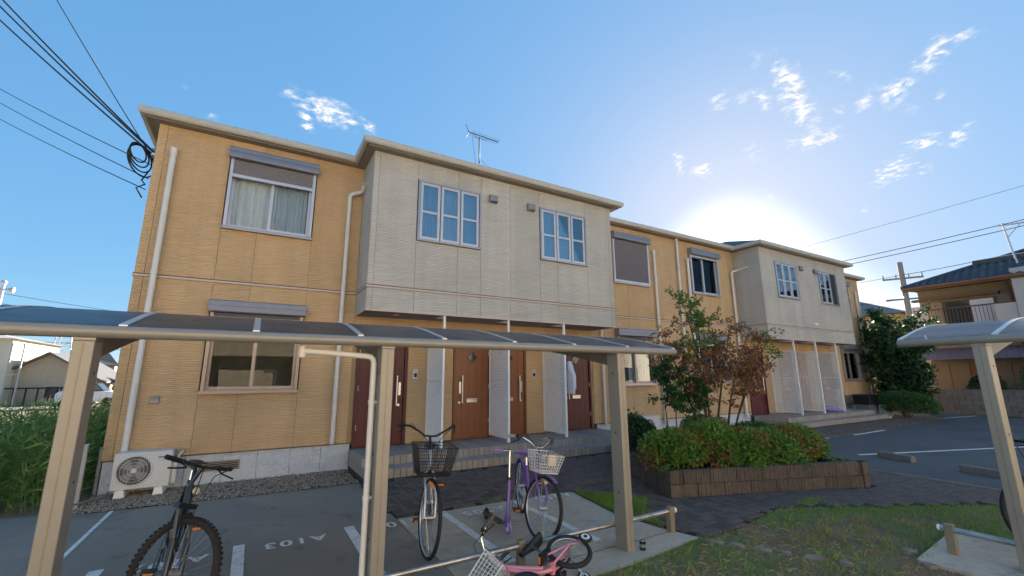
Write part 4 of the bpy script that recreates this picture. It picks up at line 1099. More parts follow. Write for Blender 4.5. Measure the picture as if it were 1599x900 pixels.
# ------------------------------------------------------------------ cloud wisps: thin sheets high in the sky
CLOUDS = [(217.0, 2597.0, 1600.0, 165.5, 56.2, -9.4, 109.7, 1.0), (132.0, 2748.0, 1606.0, 39.0, 133.1, -27.4, 40.2, 0.9), (501.0, 2679.0, 1612.0, 57.5, 83.6, -14.2, 43.1, 0.9), (-373.0, 3052.0, 1618.0, 41.8, 50.2, -17.2, 55.8, 0.45), (-505.0, 2798.0, 1624.0, 28.3, 22.3, -13.4, 41.1, 0.25), (2452.0, 1057.0, 1630.0, 205.4, 43.9, 11.9, 55.4, 1.1), (2768.0, 1160.0, 1636.0, 275.4, 50.5, 35.9, 73.9, 1.1), (2296.0, 1382.0, 1642.0, 1.2, -57.7, 68.3, 24.9, 0.75), (2392.0, 1266.0, 1648.0, 10.0, -57.8, 54.6, 19.9, 0.65), (2541.0, 1247.0, 1654.0, 95.8, 28.7, 1.9, 35.6, 0.7), (3309.0, 1332.0, 1660.0, 69.6, -112.5, 114.2, 44.0, 0.9), (3386.0, 1251.0, 1666.0, -53.5, -62.5, 77.7, 10.9, 0.8), (3170.0, 807.0, 1672.0, -79.1, -84.6, 110.3, 5.9, 0.95), (3116.0, 940.0, 1678.0, -52.0, -78.9, 82.2, 9.6, 0.7), (2987.0, 593.0, 1684.0, -76.3, -81.7, 87.6, 0.8, 1.0), (2945.0, 450.0, 1690.0, 31.2, -50.2, 51.9, 7.8, 0.7), (2745.0, 919.0, 1696.0, 68.3, -22.0, 39.5, 20.7, 0.5), (4538.0, 1283.0, 1702.0, -87.3, -131.1, 205.1, 40.2, 0.95), (4170.0, 973.0, 1708.0, 57.1, -82.8, 128.6, 31.7, 0.8), (4290.0, 804.0, 1714.0, -87.7, -72.3, 120.4, 8.0, 0.85), (4786.0, 1141.0, 1720.0, -7.7, -41.0, 98.8, 20.4, 0.8), (2870.0, 2134.0, 1726.0, 32.4, -18.5, 144.0, 116.2, 0.9), (3148.0, 2120.0, 1732.0, 13.4, -71.4, 116.8, 63.8, 0.9), (3257.0, 1745.0, 1738.0, 71.3, -40.9, 144.1, 86.9, 0.4), (3591.0, 714.0, 1744.0, -25.0, -27.5, 53.8, 3.0, 0.7), (3235.0, 1116.0, 1750.0, 33.8, -19.5, 67.1, 28.3, 0.7), (4281.0, 2170.0, 1756.0, 39.2, -22.4, 81.0, 45.4, 0.6), (5568.0, 1863.0, 1762.0, -51.5, -64.2, 90.5, 22.7, 0.6), (3657.0, 887.0, 1768.0, 53.1, -30.6, 75.2, 23.8, 0.35), (2312.0, 1148.0, 1774.0, 25.2, -54.5, 71.8, 26.9, 0.25)]
def cloudmat():
    m = bpy.data.materials.new('cloud vapour'); m.use_nodes = True; t = m.node_tree; N = t.nodes.new; L = t.links.new
    t.nodes.remove(t.nodes['Principled BSDF']); out = t.nodes['Material Output']
    uv = N('ShaderNodeUVMap'); geo = N('ShaderNodeNewGeometry'); at = N('ShaderNodeAttribute'); at.attribute_name = 'dens'
    n0 = N('ShaderNodeTexNoise'); n0.inputs['Scale'].default_value = .012; n0.inputs['Detail'].default_value = 4; L(geo.outputs['Position'], n0.inputs['Vector'])
    sb = N('ShaderNodeVectorMath'); sb.operation = 'SUBTRACT'; sb.inputs[1].default_value = (.5, .5, .5); L(n0.outputs['Color'], sb.inputs[0])
    wr = N('ShaderNodeVectorMath'); wr.operation = 'MULTIPLY_ADD'; wr.inputs[1].default_value = (1.9, 1.9, 0); L(sb.outputs[0], wr.inputs[0]); L(uv.outputs[0], wr.inputs[2])
    w2 = N('ShaderNodeVectorMath'); w2.operation = 'MULTIPLY'; w2.inputs[1].default_value = (1, 1, 0); L(wr.outputs[0], w2.inputs[0])
    ln = N('ShaderNodeVectorMath'); ln.operation = 'LENGTH'; L(w2.outputs[0], ln.inputs[0])
    f = N('ShaderNodeMapRange'); f.interpolation_type = 'SMOOTHSTEP'; f.inputs[1].default_value = 1.55; f.inputs[2].default_value = .0; L(ln.outputs['Value'], f.inputs[0])
    ps = N('ShaderNodeVectorMath'); ps.operation = 'MULTIPLY_ADD'; ps.inputs[1].default_value = (90, 90, 90); L(sb.outputs[0], ps.inputs[0]); L(geo.outputs['Position'], ps.inputs[2])
    n1 = N('ShaderNodeTexNoise'); n1.inputs['Scale'].default_value = .016; n1.inputs['Detail'].default_value = 5; n1.inputs['Roughness'].default_value = .56; L(ps.outputs[0], n1.inputs['Vector'])
    r1 = N('ShaderNodeMapRange'); r1.inputs[1].default_value = .36; r1.inputs[2].default_value = .68; L(n1.outputs['Fac'], r1.inputs[0])
    a = N('ShaderNodeMath'); a.operation = 'MULTIPLY'; L(f.outputs[0], a.inputs[0]); L(r1.outputs[0], a.inputs[1])
    b = N('ShaderNodeMath'); b.operation = 'MULTIPLY'; L(a.outputs[0], b.inputs[0]); L(at.outputs['Fac'], b.inputs[1])
    c = N('ShaderNodeMapRange'); c.interpolation_type = 'SMOOTHSTEP'; c.inputs[1].default_value = .0; c.inputs[2].default_value = 1.0; c.inputs[4].default_value = .9; L(b.outputs[0], c.inputs[0])
    tr = N('ShaderNodeBsdfTransparent'); tl = N('ShaderNodeBsdfTranslucent'); tl.inputs[0].default_value = (.85, .85, .86, 1); df = N('ShaderNodeBsdfDiffuse'); df.inputs[0].default_value = (.85, .85, .86, 1)
    ad = N('ShaderNodeMixShader'); ad.inputs[0].default_value = .5; L(df.outputs[0], ad.inputs[1]); L(tl.outputs[0], ad.inputs[2])
    mx = N('ShaderNodeMixShader'); L(c.outputs[0], mx.inputs[0]); L(tr.outputs[0], mx.inputs[1]); L(ad.outputs[0], mx.inputs[2]); L(mx.outputs[0], out.inputs[0])
    return m
cl = MB(); uvs = []; den = []
for (cx, cy, h, ux, uy, wx, wy, sdn) in CLOUDS:
    n = 24; k = 1.7
    ux *= 1.25; uy *= 1.25; wx *= 1.2; wy *= 1.2
    V = [(cx, cy, h)]+[(cx+k*(ux*cos(2*pi*i/n)+wx*sin(2*pi*i/n)), cy+k*(uy*cos(2*pi*i/n)+wy*sin(2*pi*i/n)), h) for i in range(n)]
    cl.add(V, [(0, 1+i, 1+(i+1) % n) for i in range(n)]); uvs += [(0, 0)]+[(k*cos(2*pi*i/n), k*sin(2*pi*i/n)) for i in range(n)]; den += [sdn*1.25]*(n+1)
clo = cl.build('clouds', cloudmat()); tag(clo, 'small torn white cloud wisps scattered over the blue sky', 'clouds', None, 'stuff')
uvl = clo.data.uv_layers.new(name='uv')
for lp in clo.data.loops: uvl.data[lp.index].uv = uvs[lp.vertex_index]
da = clo.data.attributes.new('dens', 'FLOAT', 'POINT')
for i, v in enumerate(den): da.data[i].value = v

# ------------------------------------------------------------------ block planter
M['block'] = mat('ribbed brown concrete block', (.125, .10, .082), .9, var=.22, vs=18, rnd=.16, bump=.6, bs=60, bd=.006, dirt=(.09, .075, .06, .6), ds=3)
pl = root('planter', (PLA[0][0], PLA[0][1], 0), 'angular raised planter of two courses of ribbed brown blocks', 'planter')
def ribbed(L, h, t):
    """split-face block: grooved outer face, flat top"""
    mb = MB(); n = 11; w = L/n; pts = []
    for i in range(n):
        j = (.004*sin(i*5.1+L*9), .003*cos(i*3.3))
        pts += [(i*w+.003, .010), (i*w+.009, 0+j[1]+.003), ((i+1)*w-.009, 0+j[0]+.004), ((i+1)*w-.003, .010)]
    pts += [(L, t), (0, t)]
    return mb.prism(pts, 0, h)
BM = {}
def course(p, q, z, h, off):
    p, q = Vector((*p, 0)), Vector((*q, 0)); d = q-p; Ltot = d.length; d.normalize(); ang = math.atan2(d.y, d.x)
    s = 0; first = True
    while s < Ltot-.01:
        L = (.4*off if first and off else .4); L = min(L, Ltot-s)
        if Ltot-s-L < .05: L = Ltot-s
        first = False
        key = (round(L-.008, 3), h)
        if key not in BM: BM[key] = ribbed(L-.008, h-.007, .115).mesh('block', M['block'])
        link('block', BM[key], pl, Matrix.Translation(p+d*(s+.004)+Vector((0, 0, z))) @ Matrix.Rotation(ang, 4, 'Z')); s += L
for i in range(len(PLA)):
    p, q = PLA[i], PLA[(i+1) % len(PLA)]
    course(p, q, -.01, .182, 0); course(p, q, .172, .178, .5)
def shrink(poly, k): 
    cx = sum(p[0] for p in poly)/len(poly); cy = sum(p[1] for p in poly)/len(poly)
    return [(cx+(x-cx)*k, cy+(y-cy)*k) for x, y in poly]
MB().prism(shrink(PLA, .955), -.02, .27).build('soil', M['soil'], pl)
GP = 'clipped nandina bushes in the block planter'
NB = [((5.46, -3.98), .50, .44, .72, 1), ((5.98, -4.16), .52, .44, .76, 1), ((6.50, -4.36), .52, .42, .66, 1), ((7.02, -4.50), .50, .42, .62, 1), ((7.55, -4.50), .50, .44, .62, 1)]
NL = ['leftmost nandina bush with reddish crown at the near planter corner', 'second nandina bush from the near planter corner, bright green', 'middle nandina bush of the front row in the planter', 'fourth nandina bush from the near planter corner', 'rightmost nandina bush with rusty tips at the parking end of the planter']
for i, ((x, y), rx, ry, h, r) in enumerate(NB):
    shrub('nandina_bush', (x, y, .26), rx, ry, h, 6500, .062, [M['nandina'], M['nandinared']], NL[i], 'bush', GP, 20+i, W=.5, z0=-.1, shell=.3)
shrub('hedge_bush', (6.7, -3.55, .26), .85, .40, .52, 6500, .038, M['hedge'], 'clipped dark green hedge bush in the middle of the planter', 'hedge', None, 41, lump=.08)
shrub('hedge_bush', (7.9, -3.75, .26), .62, .50, .50, 5000, .038, M['hedge'], 'clipped green hedge bush at the right end behind the nandinas', 'hedge', None, 42, lump=.08)
shrub('hedge_bush', (7.5, -2.95, .26), .60, .40, .60, 4500, .045, M['nandina'], 'loose light green bush under the withered tree', 'bush', None, 43)
shrub('camellia_bush', (5.95, -2.75, .26), .40, .36, .62, 3600, .06, M['camellia'], 'dark glossy leaved bush at the back left of the planter', 'bush', None, 44, W=.55)
shrub('camellia_bush', (6.35, -2.25, .20), .26, .26, .75, 600, .06, M['young'], 'thin upright sprig rising behind the dark bush', 'plant', None, 45, shell=.1)
for i, (x, y) in enumerate([(4.98, -4.2), (7.0, -5.0), (7.6, -5.08), (6.2, -4.72), (7.85, -4.75)]):
    shrub('sprig', (x, y, .25), .13, .13, .16, 120, .035, M['nandina'], ['small sprig at the near corner of the planter', 'small sprig by the front edge of the planter, right of middle', 'small sprig near the right front corner of the planter', 'small sprig at the front edge under the middle bushes', 'sprig behind the right planter corner'][i], 'plant', None, 60+i, stem=False, shell=.0)

# multi-stem trees
def tree(name, loc, stems, label, seed, group=None, cat='tree'):
    """stems: list of (polyline of offsets, radius, twig list); leaves: spheres of leaf clusters along the twigs"""
    return root(name, loc, label, cat, group, world=False)
def stems_mesh(mb, rng, base, tip, r0, bend, n=8):
    p = []; side = rv(rng)*bend
    for i in range(n+1):
        t = i/n; q = Vector(base).lerp(Vector(tip), t)+side*sin(pi*t)*.5+rv(rng)*(.012*t); p.append(q)
    mb.tube(p, [r0*(1-.78*i/n) for i in range(n+1)], 7); return p
def twigs(mb, rng, path, n, ln, r, fr=.35, up=.3, out=None):
    tips = []
    for i in range(n):
        k = rng.uniform(fr, 1)*(len(path)-1); a = path[int(k)].lerp(path[min(int(k)+1, len(path)-1)], k-int(k))
        d = rv(rng); d.z = abs(d.z)*.5+up*rng.random(); d.normalize(); L = ln*rng.uniform(.5, 1.1)
        m = a+d*L*.5+rv(rng)*.03; e = a+d*L+Vector((0,0,-.05*L))
        mb.tube([a, m, e], [r, r*.7, r*.3], 5); tips.append((a, m, e))
    return tips
def leafy(mb, rng, tips, n, L, W, spread, droop=.0, f0=.3):
    for (a, m, e) in tips:
        for i in range(n):
            t = f0+(1-f0)*rng.random(); p = (a.lerp(m, t*2) if t < .5 else m.lerp(e, t*2-1))+rv(rng)*spread*rng.random()
            d = (e-a).normalized()*.5+rv(rng)+Vector((0,0,-droop)); leaf(mb, p, d, rv(rng), L*rng.uniform(.6, 1.2), L*W*rng.uniform(.7, 1.1))
rng = random.Random(11)
t1 = tree('withered_tree', (7.36, -3.28, .24), None, 'slender multi-stem tree with withered rust red leaves and a fresh green top', 11)
sm_ = MB(); lg = MB(); lr = MB()
RX = Vector((.862, -.507, 0))       # sideways, about parallel to the front of the planter
defs = [(-.36, 2.72, 'g', .026), (-.05, 2.5, 'm', .03), (.40, 2.3, 'r', .026), (.85, 2.25, 'r', .024), (1.30, 2.0, 'm', .022), (-.80, 2.1, 'r', .02), (.1, 1.9, 'r', .022), (1.1, 1.5, 'r', .018)]
for off, h, kind, r0 in defs:
    b = RX*(off*.18+rng.uniform(-.04, .04))+Vector((rng.uniform(-.05,.05), rng.uniform(-.1,.1), 0))
    pth = stems_mesh(sm_, rng, b, RX*off+Vector((rng.uniform(-.2,.2), rng.uniform(-.25,.25), h)), r0, .22)
    tp_ = twigs(sm_, rng, pth, 18, .50, .0055, .45 if kind != 'g' else .55)
    tp2 = []
    for (a, m, e) in tp_: tp2 += twigs(sm_, rng, [a, m, e], 3, .24, .003, .3)
    allt = tp_+tp2
    if kind == 'g': leafy(lg, rng, allt, 16, .075, .45, .05, .2)
    elif kind == 'r': leafy(lr, rng, allt, 13, .075, .5, .07, .6)
    else:
        hi = [t for t in allt if t[2].z > h*.78]; lo = [t for t in allt if t[2].z <= h*.78]
        leafy(lg, rng, hi, 14, .07, .45, .06, .2); leafy(lr, rng, lo, 9, .075, .5, .07, .6)
sm_.build('trunk', M['bark'], t1); lg.build('crown', M['maple'], t1); lr.build('withered_crown', M['rust'], t1)
t2 = tree('evergreen_sapling', (6.72, -2.85, .24), None, 'young evergreen tree with drooping glossy leaves beside the shelter end', 12)
sm_ = MB(); lg = MB(); rng = random.Random(5)
for off, h in ((-.05, 1.6), (.18, 1.45), (.55, 1.15)):
    pth = stems_mesh(sm_, rng, RX*off*.5, RX*off+Vector((0, rng.uniform(-.1,.1), h)), .016, .08)
    tp_ = twigs(sm_, rng, pth, 22, .33, .004, .5 if h > 1.2 else .65, .15); leafy(lg, rng, tp_, 48, .10, .36, .09, .7, .1)
sm_.build('trunk', M['bark'], t2); lg.build('crown', M['young'], t2)

# ------------------------------------------------------------------ right hand tree, hedge and block wall
rng = random.Random(21)
t3 = tree('camphor_tree', (22.6, -1.0, 0), None, 'dense dark green tree with loose outline in front of the tiled house', 21)
sm_ = MB(); lg = MB()
for k in range(9):
    a = k*.7; h = rng.uniform(2.6, 4.2); o_ = rng.uniform(.3, .95)
    pth = stems_mesh(sm_, rng, (0, 0, 0), (o_*cos(a), o_*sin(a), h), .07, .3)
    tp_ = twigs(sm_, rng, pth, 40, .85, .01, .22, .1); leafy(lg, rng, tp_, 62, .18, .45, .2, .35, .15)
sm_.build('trunk', M['bark'], t3); lg.build('crown', M['camellia'], t3)
shrub('round_bush', (20.9, -1.65, 0), .6, 1.0, 1.0, 9000, .07, M['hedge'], 'clipped dark green bush at the end of the far porch', 'bush', None, 71, lump=.1)
bw = root('block_wall', (25.2, -.8, 0), 'low grey concrete block wall in front of the tiled house', 'wall')
M['cblock'] = mat('grey concrete block', (.16, .15, .145), .9, var=.15, vs=8, rnd=.1, bump=.4, bs=40, bd=.005)
cb_ = MB().box(0, .12, .004, .392, .003, .187).mesh('block', M['cblock'])
for r in range(5):
    y = 4.0-(.2 if r % 2 else 0)
    while y > -11: link('block', cb_, bw, Matrix.Translation((25.2+(.018*y if y < 0 else 0), y-.4, r*.19))); y -= .4
for y in [3.7-.4*i for i in range(37)]:
    pass
MB().add([(25.19+.018*min(y, 0), y, .952) for y in (4.0, 0, -11.2)]+[(25.33+.018*min(y, 0), y, .952) for y in (-11.2, 0, 4.0)]+[(25.19+.018*min(y, 0), y, 1.0) for y in (4.0, 0, -11.2)]+[(25.33+.018*min(y, 0), y, 1.0) for y in (-11.2, 0, 4.0)],
    [(0,1,2,3,4,5), (11,10,9,8,7,6), (0,6,7,1), (1,7,8,2), (2,8,9,3), (3,9,10,4), (4,10,11,5), (5,11,6,0)]).build('coping', M['cblock'], bw)
# things by the far porch
box_ = root('storage_bin', (20.35, -.55, .0), 'black lidded box beside the far porch corner', 'box')
MB().box(20.0, 20.75, -.9, -.35, .5, .82).build('bin', M['black'], box_, .02); MB().box(19.97, 20.78, -.93, -.32, .8205, .86).build('lid', M['black'], box_, .01); MB().box(20.05, 20.7, -.85, -.4, .0, .4995).build('base', M['shut'], box_)
ac2 = root('air_conditioner', (20.9, -.95, 0), 'small white outdoor unit standing by the far end of the porch', 'air conditioner')
MB().box(20.55, 21.2, -1.12, -.95, .05, .5).build('casing', M['acw'], ac2, .01); g = MB()
for i in range(9): g.box(20.5485, 20.5498, -1.10, -.97, .09+i*.043, .115+i*.043)
for i in range(9): g.box(20.6, 21.15, -1.1215, -1.1203, .09+i*.043, .112+i*.043)
g.build('louvre', M['shut'], ac2)['kind'] = 'stuff'
MB().box(20.6, 21.1, -1.1, -.97, -.01, .0495).build('foot', M['white'], ac2)
ac3 = root('air_conditioner', (8.9, -.3, 0), 'white outdoor unit half hidden behind the sapling', 'air conditioner')
MB().box(8.55, 9.2, -.42, -.14, .06, .6).build('casing', M['acw'], ac3, .01); MB().torus((8.8, -.422, .33), (0,-1,0), .2, .01, 30, 6).build('fan_guard', M['acw'], ac3); MB().cyl((8.8, -.4205, .33), (8.8, -.4225, .33), .19, n=30).build('fan_opening', M['shut'], ac3)
for x in (8.65, 9.1): MB().box(x-.05, x+.05, -.44, -.12, -.02, .0595).build('foot', M['white'], ac3)
M['cloth'] = mat('pale lilac cloth', (.66, .66, .72), .9, var=.06); M['violet'] = mat('violet cloth', (.28, .20, .50), .8, var=.12)
def cloth(name, label, x, y, z0, z1, w, m, seed):
    rng = random.Random(seed); o = root(name, (x, y, z0), label, 'coat'); V = []; n, k = 12, 14
    for i in range(n+1):
        t = i/n; z = z1+(z0-z1)*t; hw = w*(.35+.65*min(1, t*2.2))*(1-.12*max(0, t-.7))
        for j in range(k):
            a = 2*pi*j/k; f = 1+.10*sin(3*a+4*t+seed); V.append((x+.055*cos(a)*f*(1-.2*t), y+hw*sin(a)*f*.5, z))
    MB().add(V, [(i*k+j, i*k+(j+1) % k, (i+1)*k+(j+1) % k, (i+1)*k+j) for i in range(n) for j in range(k)]+[tuple(range(k-1,-1,-1)), tuple(range(n*k, (n+1)*k))], True).build('body', m, o)
    MB().tube([(x, y-.02, z1-.12), (x-.01, y-w*.45, z1-.3), (x-.01, y-w*.5, z0+.12)], [.05, .05, .04], 8).build('sleeve', m, o)
    MB().tube([(x, y, z1+.05), (x, y+.02, z1+.01), (x, y+.12, z1-.05), (x, y-.12, z1-.05), (x, y-.0, z1+.0)], .005, 5).build('hanger', M['chrome'], o)
cloth('raincoat', 'pale coat hanging from the white screen beside the right maroon door', 5.99, -.84, 1.22, 1.92, .30, M['cloth'], 3)
cloth('jacket', 'dark jacket hanging at the edge of the last far screen', 18.22, -.62, 1.1, 1.62, .3, M['black'], 5)
um = root('umbrella', (17.6, -.65, .34), 'violet folded umbrella lying on the far porch', 'umbrella')
V = [Vector((17.05, -.55, .52)), Vector((17.3, -.65, .47)), Vector((17.7, -.85, .40)), Vector((17.85, -.93, .37))]
MB().tube(V, [.015, .10, .07, .012], 9).build('canopy', M['violet'], um); MB().tube([V[-1], V[-1]+Vector((.22, -.1, -.015))], .008).build('shaft', M['chrome'], um); MB().tube([V[0], V[0]+Vector((-.06, .03, .03))], .006).build('tip', M['chrome'], um)
bg_ = root('plastic_bag', (6.0, -.35, .34), 'small pale blue crumpled bag at the foot of the right screen', 'bag')
mb = MB().ball((6.05, -.35, .37), .09, (1.5, 1, .45), 12, 8); rng = random.Random(2)
mb.v = [(x+rng.uniform(-.012,.012), y+rng.uniform(-.012,.012), max(.342, z+rng.uniform(-.012,.012))) for x, y, z in mb.v]
mb.build('bag', M['curtainblue'], bg_); MB().tube([(5.95, -.35, .39), (5.93, -.33, .42), (5.97, -.31, .39)], .006, 5).build('knot', M['curtainblue'], bg_)

# ------------------------------------------------------------------ tiled house on the right
M['hwall'] = mat('buff house render', (.20, .18, .155), .9, var=.1, vs=3, bump=.3, bs=50, bd=.004)
M['hwhite'] = mat('white balcony panel', (.42, .41, .40), .6, var=.06)
M['ktile'] = mat('blue grey glazed roof tile', (.075, .08, .092), .85, var=.25, vs=4, rnd=.2)
M['hwood'] = mat('brown timber trim', (.12, .075, .045), .7, var=.15)
M['hshut'] = mat('tan storm shutter', (.22, .17, .12), .7, var=.1, stretch=(1, 30, 1))
M['awning'] = mat('violet grey corrugated awning', (.13, .11, .135), .5, var=.1)
M['rust_'] = mat('rusty brown panel', (.20, .10, .06), .7, var=.2)
hs_ = root('tiled_house', (27.5, -4, 0), 'buff two storey house with blue grey tiled roof behind the block wall', 'house')
MB().box(27.5, 35, -9.5, -.70, 0, 5.55).build('wall', M['hwall'], hs_)
MB().box(26.6, 27.4985, -9.5, -3.95, 0, 5.9).build('wall', M['hwhite'], hs_)
# roof: hip with tile courses
RB = [(26.55, .35), (26.55, -10.2), (36, -10.2), (36, .35)]
rh = 1.75; e = 5.62
rm = MB().add([(26.55, -.45, e), (26.55, -10.2, e), (36, -10.2, e), (36, -.45, e), (31.3, -3.9, e+rh), (31.3, -6.4, e+rh)], [(0,4,5,1), (1,5,2), (2,5,4,3), (3,4,0), (0,1,2,3)])
rf = rm.build('roof', M['roof'], hs_)
tl = MB(); V = []
def ktile(L):
    mb = MB(); n = 8
    prof = [(i/n*.29, .035*sin(2*pi*i/n-.6)) for i in range(n+1)]
    V = [(0, y, z) for y, z in prof]+[(L, y, z+.02) for y, z in prof]+[(0, y, z-.02) for y, z in prof]
    return mb.add(V, [(i, i+1, n+2+i, n+1+i) for i in range(n)]+[(2*n+2+i, 2*n+3+i, i+1, i) for i in range(n)], True).mesh('roof_tile', M['ktile'])
KT = ktile(.36); sl_ang = math.atan2(rh, 4.75); ntile = 0
for row in range(15):
    u = row*.335; x = 26.5+u*cos(sl_ang); z = e+.03+u*sin(sl_ang); f = row*.335*cos(sl_ang)/4.75
    y = -.48-3.45*f; yend = -6.6
    while y-.27 > yend and ntile < 300:
        link('roof_tile', KT, rf, Matrix.Translation((x, y-.27, z)) @ Matrix.Rotation(-sl_ang, 4, 'Y')); y -= .275; ntile += 1
rd = MB().tube([(31.3, -3.9, e+rh+.06), (31.3, -6.4, e+rh+.06)], .14, 8); rd.build('ridge', M['ktile'], rf)
MB().tube([(26.55, -.45, e+.05), (31.3, -3.9, e+rh+.06)], .10, 8).build('hip_ridge', M['ktile'], rf)
MB().tube([(29.4, -2.4, e+1.15), (29.4, -9, e+1.15)], .2, 8).build('ridge', M['ktile'], rf)
MB().box(26.52, 26.62, -10.2, -.44, e-.16, e-.01).build('eave_board', M['hwood'], hs_); MB().box(26.62, 27.5, -3.94, -.5, e-.06, e-.015).build('eave_soffit', M['hwood'], hs_)
MB().tube([(26.48, -.44, e-.03), (26.48, -10, e-.03)], .055, 10).build('gutter', M['rust_'], hs_)
MB().tube([(26.7, -3.75, e-.05), (27.3, -3.72, e-.4), (27.42, -3.72, 4.3), (27.42, -3.72, .2)], .04).build('downpipe', M['hwood'], hs_)
w = MB().box(27.43, 27.4985, -3.22, -1.55, 3.72, 4.92).build('window', M['hwood'], hs_)
for y0, y1 in ((-2.37, -1.62), (-3.16, -2.43)):
    MB().box(27.405, 27.4285, y0, y1, 3.76, 4.87).build('pane', M['darkglass'] if y0 > -2.4 else M['curtainblue'], w)
MB().box(27.44, 27.4985, -1.5, -1.02, 3.70, 4.92).build('storm_shutter', M['hshut'], hs_)
MB().box(27.2, 27.4985, -3.4, -.5, 5.02, 5.12).build('window_hood', M['hwood'], hs_)
bal = MB().box(26.7, 27.42, -3.94, -.65, 3.35, 3.6).build('balcony', M['hwood'], hs_)
MB().box(26.66, 26.7, -1.15, -.62, 3.6, 4.46).build('panel', M['hwhite'], bal); MB().box(26.66, 26.7, -3.93, -3.3, 3.6, 4.5).build('panel', M['hwhite'], bal)
MB().tube([(26.68, -.65, 4.52), (26.68, -3.93, 4.52)], .03).build('hand_rail', M['hwood'], bal)
for i in range(20): MB().cyl((26.68, -.95-.118*i, 3.6), (26.68, -.95-.118*i, 4.5), .010, n=6).build('baluster', M['hwood'], bal)
aw = MB(); n = 60; V = []
for i in range(n+1):
    y = -.6-(3.3)*i/n; d = .018*sin(i*1.9)
    for x, z in ((27.45, 2.78), (27.1, 2.72), (26.75, 2.55), (26.45, 2.25)): V.append((x, y, z+d))
aw.add(V, [(4*i+j, 4*i+j+1, 4*i+j+5, 4*i+j+4) for i in range(n) for j in range(3)], True); awn = aw.build('awning', M['awning'], hs_)
for y in (-.62, -1.4, -2.2, -3.0, -3.88): MB().tube([(27.45, y, 2.76), (27.1, y, 2.70), (26.75, y, 2.53), (26.45, y, 2.23)], .02, 6).build('bracket', M['rust_'], awn)
for i in range(5):
    y0 = -.7-.64*i; MB().box(27.43, 27.4985, y0-.62, y0, .2, 2.1).build('shutter_panel', M['hshut'] if i != 2 else M['rust_'], hs_)
an = root('tv_antenna', (27.6, -3.9, 6.2), 'leaning television antenna on the tiled roof', 'antenna')
MB().tube([(28.3, -4.0, 5.9), (28.25, -3.9, 7.0), (28.2, -3.82, 8.2)], .035, 6).build('mast', M['framelt'], an)
MB().tube([(28.2, -3.7, 8.12), (28.2, -4.9, 8.0)], .03, 6).build('boom', M['framelt'], an); MB().tube([(28.2, -3.85, 7.5), (28.2, -4.3, 8.0)], .02, 6).build('strut', M['framelt'], an)
for i in range(7): MB().cyl((27.9, -3.75-.17*i, 8.12-.016*i), (28.5, -3.75-.17*i, 8.12-.016*i), .012, n=5).build('element', M['framelt'], an)
# small bush in front of the house
shrub('garden_bush', (26.6, -2.5, 0), .5, .6, 1.7, 2600, .10, M['camellia'], 'dark garden bush against the house below the awning', 'bush', None, 81)
shrub('garden_bush', (25.7, -4.4, 0), .45, .8, 2.0, 2600, .10, M['hedge'], 'leafy bush beside the right shelter post, behind the block wall', 'bush', None, 82)
# yellow house behind the tree
yh = root('yellow_house', (40, 3.5, 0), 'pale yellow house with a purple roof edge seen beyond the building end', 'house')
MB().box(33, 43, 1.9, 14, 0, 5.2).build('wall', mat('pale yellow render', (.62, .50, .25), .8), yh)
hip(32.4, 43.6, 1.3, 14.6, 5.2, .4, 'y').build('roof', M['awning'], yh)
for y in (3.0, 4.6):
    w = MB().box(32.96, 32.999, y-.5, y+.5, 3.6, 4.8).build('window', M['framelt'], yh); MB().box(32.94, 32.9595, y-.43, y+.43, 3.67, 4.73).build('pane', M['darkglass'], w)
# utility pole and lines on the right
M['conc'] = mat('concrete pole', (.30, .27, .24), .8, var=.1)
M['wire'] = mat('black cable', (.012, .012, .014), .6)
up_ = root('utility_pole', (31.5, .95, 0), 'concrete utility pole with crossarms behind the dark green tree', 'utility pole')
MB().cyl((31.5, .95, 0), (31.5, .95, 7.95), .17, .12, 12).build('pole', M['conc'], up_)
for z in (7.6, 6.4): MB().beam((31.1, 1.75, z-.6), (31.9, .15, z-.6), .09, .09).build('crossarm', M['conc'], up_)
for i in range(4):
    t = i/3; MB().cyl((31.12+.76*t, 1.7-1.5*t, 7.05), (31.12+.76*t, 1.7-1.5*t, 7.25), .05, n=8).build('insulator', M['whitep'], up_)
MB().cyl((31.8, .7, 4.6), (31.8, .7, 5.3), .22, n=12).build('transformer', M['framelt'], up_)
def wire(p, q, sag, label, r=.012, name='overhead_cable', group='overhead cables on the right', n=18):
    p, q = Vector(p), Vector(q); pts = [p.lerp(q, i/n)-Vector((0, 0, 4*sag*(i/n)*(1-i/n))) for i in range(n+1)]
    o = MB().tube(pts, r, 5).build(name, M['wire']); return tag(o, label, 'cable', group)
wire((30, 12, 8.3), (30, -14, 9.3), .35, 'upper of the two paired overhead cables above the tiled house', .018)
wire((30, 12, 8.05), (30, -14, 9.0), .35, 'lower of the two paired overhead cables above the tiled house', .018)
wire((30, 14, 9.6), (30, -16, 11.0), .3, 'topmost thin overhead cable at the right edge', .009)
wire((31.5, .95, 7.2), (30, -14, 9.3), .6, 'single overhead cable from the utility pole to the right edge', .016)
wire((31.5, .95, 7.2), (24.5, 9, 6.6), .3, 'service cable from the utility pole to the building end', .012)
wire((31.5, .95, 5.8), (26, 9, 6.0), .3, 'lower service cable from the utility pole to the building end', .012)
ra_ = root('tv_antenna', (4.62, 1.0, 7.0), 'roof antenna above the pale near bay', 'antenna')
MB().cyl((4.62, 1, 6.7), (4.62, 1, 7.9), .016, n=6).build('mast', M['wire'], ra_)
MB().tube([(4.28, 1.0, 7.97), (5.2, 1.0, 7.93)], .011, 5).build('boom', M['wire'], ra_)
for i in range(14): MB().cyl((4.40+.06*i, .86, 7.965-.003*i), (4.40+.06*i, 1.14, 7.965-.003*i), .004, n=4).build('element', M['wire'], ra_)
